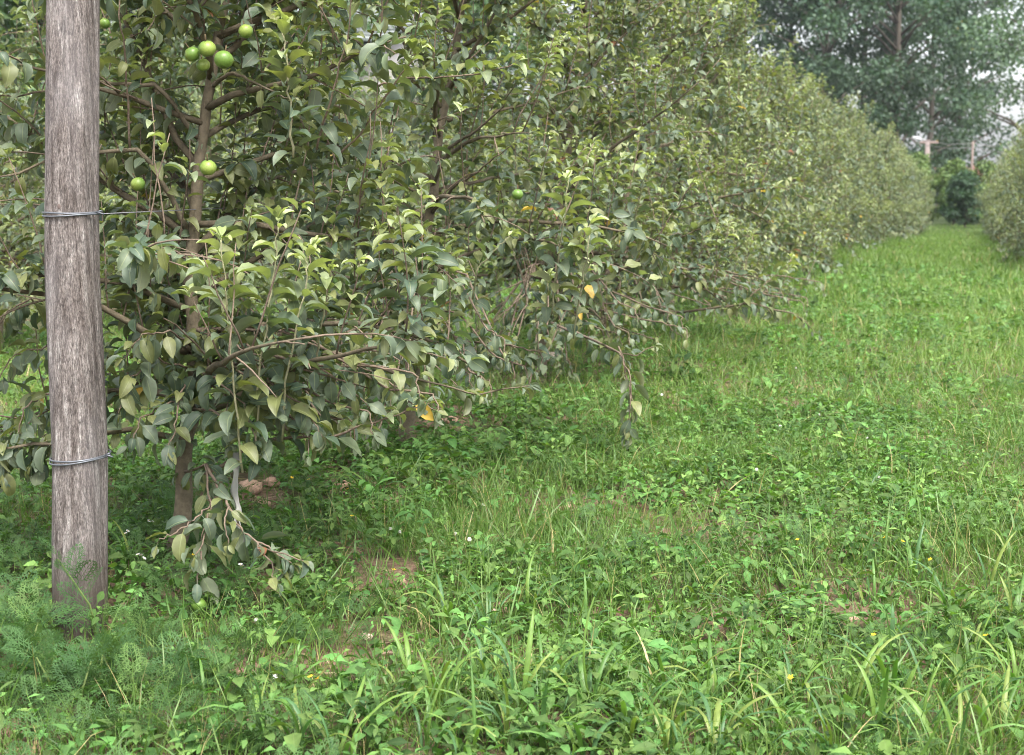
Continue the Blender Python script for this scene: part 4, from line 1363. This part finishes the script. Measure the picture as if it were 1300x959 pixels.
third = [(530, 600, 5, .15), (600, 640, 5, .14), (678, 690, 6, .14), (720, 610, 5, .12), (900, 620, 6, .14), (985, 640, 6, .14), (1010, 560, 5, .14), (1095, 640, 6, .15), (1160, 620, 6, .15), (1240, 640, 7, .15), (1180, 560, 6, .14), (1260, 580, 6, .14),
         (470, 650, 7, .22), (500, 660, 6, .16), (620, 590, 6, .16), (810, 670, 5, .12), (165, 725, 7, .18), (1050, 700, 6, .14)]
third.sort()
for k, (a, b, n, h) in enumerate(third):
    tuft(G(a, b), n, h, ORD[k] + ' grass tuft from the left in the weeds beside the near row', 'grass tufts in the middle ground')

# feathery plants round the post
FM = []
for tm in FROND:
    for c in ((0.042, 0.098, 0.03), (0.055, 0.12, 0.036), (0.085, 0.15, 0.04)):
        C = np.hstack([np.tile(c, (len(tm[0]), 1)), tm[2][:, None]])
        me = mesh_tri('frond', tm[0], tm[1], C); me.materials.append(MAT_WEED); FM.append(me)
def feathery(p, h, n, lean, label, group):
    root = thing('feathery_weed', label, 'weed', p, group)
    mb = MB()
    L = np.array([lean[0], lean[1], 1.0]); 
    pts = [np.array([0, 0, -0.02]), np.array([lean[0] * h * .3, lean[1] * h * .3, h * 0.5]), np.array([lean[0] * h, lean[1] * h, h])]
    mb.tube(pts, [0.004, 0.003, 0.002], 5, (0.14, 0.19, 0.06)); link('stem', mb.mesh('stem'), MAT_WEED, root)
    for i in range(n):
        u = 0.2 + 0.8 * i / (n - 1)
        q = pts[1] * (u / 0.5) if u < 0.5 else pts[1] + (pts[2] - pts[1]) * ((u - 0.5) / 0.5)
        o = link('frond', rr.choice(FM), None, root)
        a = i * 2.4 + rr.gauss(0, 0.3)
        o.location = q
        s_ = (0.135 - 0.05 * u) * (0.8 + 0.4 * rr.random())
        o.rotation_euler = (0.15 + 0.7 * u + rr.gauss(0, 0.25), rr.gauss(0, 0.5), a)
        o.scale = (s_, s_, s_)
fp = [(20, 880, .20), (70, 890, .20), (125, 885, .19), (35, 850, .22), (100, 905, .20), (170, 870, .13), (12, 800, .18), (40, 815, .15), (205, 840, .12), (60, 870, .15), (-20, 850, .22), (180, 900, .14), (240, 870, .10)]
fp.sort()
for k, (a, b, h) in enumerate(fp):
    feathery(G(a, b + 6), h * 0.62, 13, (rr.gauss(0, 0.25), rr.gauss(0, 0.25)), ORD[k] + ' feathery dark green weed from the left around the post base', 'feathery weeds around the post')
feathery(G(132, 828), .27, 12, tuple((np.array(P(75, 755, 4.0)[:2]) - G(132, 828)[:2]) / .27), 'long-stemmed feathery weed leaning across the front of the post', 'feathery weeds around the post')

# broad-leaved plants
BWM = []
for tm in (leaf_tmpl(0.5, 0.25, 0.1, 0, width=0.33, pet=0.25), leaf_tmpl(0.9, 0.3, 0.1, 0, width=0.27, pet=0.2)):
    for c in ((0.09, 0.18, 0.05), (0.12, 0.22, 0.055), (0.07, 0.15, 0.05)):
        C = np.hstack([np.tile(c, (len(tm[0]), 1)), tm[2][:, None]])
        me = mesh_tri('leaf', tm[0], tm[1], C); me.materials.append(MAT_WEED); BWM.append(me)
def broad(p, h, n, ls, label, group):
    root = thing('broadleaf_weed', label, 'weed', p, group)
    mb = MB(); mb.tube([(0, 0, -0.02), (0.005, 0.0, h * 0.5), (0.0, 0.008, h)], [0.003, 0.0025, 0.0015], 5, (0.13, 0.2, 0.06)); link('stem', mb.mesh('stem'), MAT_WEED, root)
    for i in range(n):
        u = (i + 0.6) / n
        o = link('leaf', rr.choice(BWM), None, root)
        o.location = (0.003, 0.004 * u, h * u)
        s_ = ls * (1.1 - 0.45 * u) * (0.8 + 0.4 * rr.random())
        o.rotation_euler = (0.1 + 0.5 * u + rr.gauss(0, 0.2), rr.gauss(0, 0.2), i * 2.4 + rr.gauss(0, 0.3)); o.scale = (s_,) * 3
bp_ = [(545, 735, .11, .055), (575, 750, .10, .05), (605, 725, .10, .05), (590, 770, .09, .045), (535, 770, .08, .045), (630, 740, .09, .045), (735, 740, .10, .05), (790, 700, .10, .045), (880, 740, .10, .045), (930, 690, .10, .045),
       (250, 860, .11, .04), (215, 870, .10, .04), (330, 800, .09, .04), (400, 780, .09, .04), (1000, 720, .09, .04), (1110, 740, .10, .04), (850, 830, .10, .045), (1140, 860, .10, .045), (440, 680, .12, .07), (505, 690, .11, .06)]
bp_.sort()
for k, (a, b, h, l) in enumerate(bp_):
    broad(G(a, b), h, 9, l, ORD[k] + ' small oval-leaved weed from the left in the near grass', 'oval-leaved weeds in the grass')

# flowers
def petals(n, r, up, col, layers=1, cz=0.0):
    mb = MB()
    for l in range(layers):
        for i in range(n):
            a = i * 6.283 / n + l * 0.4
            el = up + l * (1.35 - up) / max(layers, 1)
            d = np.array([math.cos(a) * math.cos(el), math.sin(a) * math.cos(el), math.sin(el)])
            s_ = np.array([-math.sin(a), math.cos(a), 0]) * r * (0.33 if layers == 1 else 0.2)
            p = np.array([0, 0, cz])
            mb.add(np.array([p, p + d * r * 0.6 - s_, p + d * r * 0.6 + s_, p + d * r]), np.array([(0, 2, 1), (1, 2, 3)]), col)
    return mb
wm = petals(9, 1, -0.5, (0.80, 0.78, 0.74), 4).mesh('flower_head'); wm.materials.append(MAT_PETAL)
yb = petals(5, 1, 0.3, (0.80, 0.55, 0.03)); yb.tube([(0, 0, -0.15), (0, 0, 0.2)], [0.2, 0.22], 6, (0.75, 0.45, 0.03)); ym = yb.mesh('flower_head'); ym.materials.append(MAT_PETAL)
db = petals(12, 1, 0.15, (0.82, 0.82, 0.80)); db.tube([(0, 0, -0.1), (0, 0, 0.18)], [0.25, 0.28], 7, (0.75, 0.5, 0.05)); dm = db.mesh('flower_head'); dm.materials.append(MAT_PETAL)
sm_ = MB(); sm_.tube([(0, 0, -0.02), (0.03, 0, 0.5), (0, 0, 1)], [0.012, 0.01, 0.008], 4, (0.12, 0.2, 0.06)); sm_ = sm_.mesh('stem'); sm_.materials.append(MAT_WEED)
def flower(px_, py_, me, r, label, cat_name, group, hgt=0.09):
    g = G(px_, py_ + hgt * F / (1.25 * F / (py_ - 232)) * 0.9)
    root = thing(cat_name, label, 'flower', g, group)
    o = link('stem', sm_, None, root); o.scale = (hgt, hgt, hgt)
    o = link('flower_head', me, None, root); o.location = (0, 0, hgt); o.scale = (r,) * 3
    v = CAM - g
    o.rotation_euler = (rr.gauss(-0.35, 0.2) * (1 if True else 0), rr.gauss(0, 0.2), rr.random() * 6.28)
wf = sorted([(160, 682), (163, 679), (190, 666), (194, 667), (180, 710), (184, 714), (176, 709), (322, 669), (306, 722), (312, 727), (308, 724), (240, 658)])
for k, (a, b) in enumerate(wf):
    flower(a, b, dm, 0.0075, ORD[k] + ' tiny white daisy from the left between post and near trees', 'daisy', 'white daisies between the post and trees')
cf = sorted([(496, 677), (508, 681), (596, 690), (614, 645), (350, 866), (578, 683), (1100, 560), (1115, 610), (990, 545), (840, 505), (1010, 470), (326, 793), (1040, 530), (960, 600), (1185, 500), (1120, 475)])
for k, (a, b) in enumerate(cf):
    flower(a, b, wm, 0.008, ORD[k] + ' round white clover head from the left in the alley grass', 'clover_flower', 'white clover heads in the grass')
yf = sorted([(442, 625), (447, 660), (395, 866), (404, 868), (371, 611), (392, 613), (245, 711), (435, 640), (1040, 705), (1122, 687), (1145, 692), (1108, 811), (1003, 866), (1250, 812), (1180, 715), (1012, 690), (500, 729), (258, 700)])
for k, (a, b) in enumerate(yf):
    flower(a, b, ym, 0.0085, ORD[k] + ' small yellow flower from the left low in the grass', 'yellow_flower', 'small yellow flowers in the grass')
# yellow green flowering spray near the right edge of the grass
mb = MB()

# stones and clods
def clod(p, size, col, label, seed, name='soil_clod', cat='clod', group='clods and stones on bare soil'):
    bm = bmesh.new(); bmesh.ops.create_icosphere(bm, subdivisions=3, radius=1.0)
    r0 = np.random.default_rng(seed); fr = r0.normal(0, 1.6, (5, 3)); ph = r0.random(5) * 6
    for v in bm.verts:
        c = np.array(v.co)
        k = 1 + 0.11 * sum(math.sin(fr[i] @ c * (1 + i * 0.6) + ph[i]) for i in range(5)) / 1.6 + r0.normal(0, 0.018)
        v.co = Vector(c * k * np.array([1, 0.85, 0.62])) * size
    me = bpy.data.meshes.new(name); bm.to_mesh(me); bm.free()
    for pl in me.polygons:
        pl.use_smooth = True
    a = me.attributes.new('Col', 'FLOAT_COLOR', 'POINT')
    a.data.foreach_set('color', np.tile(np.array([*col, 1.0], np.float32), len(me.vertices)))
    o = link(name, me, MAT_STONE, None, Vector(p) + Vector((0, 0, size * 0.25)))
    o.rotation_euler = (0, 0, seed)
    tag(o, label, cat, group)
cl = [(435, 615, 13, (0.36, 0.24, 0.17), 'rounded tan soil clod on bare ground below the second tree'), (466, 808, 9, (0.42, 0.31, 0.25), 'small pinkish stone in the grass in front of the bare patch'),
      (318, 618, 17, (0.38, 0.25, 0.18), 'wide reddish clod beside the hanging pale strip'), (345, 612, 12, (0.34, 0.22, 0.16), 'reddish clod right of the wide clod near the pale strip'), (335, 640, 11, (0.36, 0.24, 0.17), 'reddish clod in front of the wide clod near the pale strip'),
      (697, 452, 12, (0.55, 0.42, 0.36), 'pale pink stone beside the trunk of the third tree'), (548, 536, 15, (0.36, 0.24, 0.18), 'broad brown clod beyond the second trunk'), (573, 533, 9, (0.33, 0.22, 0.16), 'small brown clod right of the broad brown clod'),
      (640, 768, 10, (0.40, 0.27, 0.2), 'crumbly tan clod among arching grass blades'), (628, 776, 7, (0.44, 0.32, 0.25), 'little tan clod touching the crumbly tan clod'), (1083, 785, 9, (0.40, 0.26, 0.2), 'reddish clod half buried in the grass of the alley'),
      (720, 643, 8, (0.36, 0.24, 0.18), 'tan clod in the weeds left of the alley'), (492, 828, 6, (0.4, 0.28, 0.22), 'little pink stone near the front grass'), (508, 738, 9, (0.30, 0.19, 0.14), 'dark reddish clod in the bare patch of straw')]
for k, (a, b, rpx, c, lab) in enumerate(cl):
    g = G(a, b + rpx * 0.4); dd_ = float((g - CAM) @ FWD)
    clod(g, rpx * dd_ / F, c, lab, k + 1)

# pale weathered strip hanging from the low branch
mb = MB()
sp_ = [P(298, 575, 4.38), P(300, 600, 4.36), P(297, 625, 4.36), P(303, 645, 4.34), P(300, 662, 4.33), P(312, 690, 4.32)]
tt = np.linspace(0, 5, 16); pts = np.stack([np.interp(tt, range(6), [q[k] for q in sp_]) for k in range(3)], 1)
base_s = pts[0].copy()
V, T = [], []
for i, q in enumerate(pts):
    w = 0.010 * (1 + 0.35 * math.sin(i * 1.3)); tw = 0.5 * math.sin(i * 0.7)
    ax = RGT * math.cos(tw) + FWD * math.sin(tw)
    for s_, th_ in ((-1, 0.001), (-0.3, 0.004), (0.3, -0.003), (1, 0.001)):
        V.append(q + ax * w * s_ - FWD * th_ - base_s)
    for s_, th_ in ((1, -0.001), (0.3, -0.005), (-0.3, 0.002), (-1, -0.001)):
        V.append(q + ax * w * s_ - FWD * th_ - base_s)
for i in range(15):
    for j in range(8):
        a, b = i * 8 + j, i * 8 + (j + 1) % 8
        T += [(a, b, b + 8), (a, b + 8, a + 8)]
mb.add(np.array(V), np.array(T), (0.2, 0.2, 0.18))
tag(link('plastic_strip', mb.mesh('plastic_strip'), MAT_PLAIN, None, base_s), 'pale weathered plastic strip hanging from a low branch of the nearest tree', 'strip')

# ------------------------------------------------------------------ air
hz = bpy.data.materials.new('haze'); hz.use_nodes = True
ht = hz.node_tree
for n in list(ht.nodes):
    ht.nodes.remove(n)
hv = ht.nodes.new('ShaderNodeVolumePrincipled')
hv.inputs['Color'].default_value = (0.86, 0.92, 1.0, 1)
hv.inputs['Density'].default_value = 0.0003
hv.inputs['Anisotropy'].default_value = 0.2
ho = ht.nodes.new('ShaderNodeOutputMaterial')
ht.links.new(hv.outputs[0], ho.inputs['Volume'])
mb = MB(); box(mb, (0, 330, 14), (1040, 780, 32), (1, 1, 1))
o = link('haze', mb.mesh('haze', False), hz); o['kind'] = 'stuff'
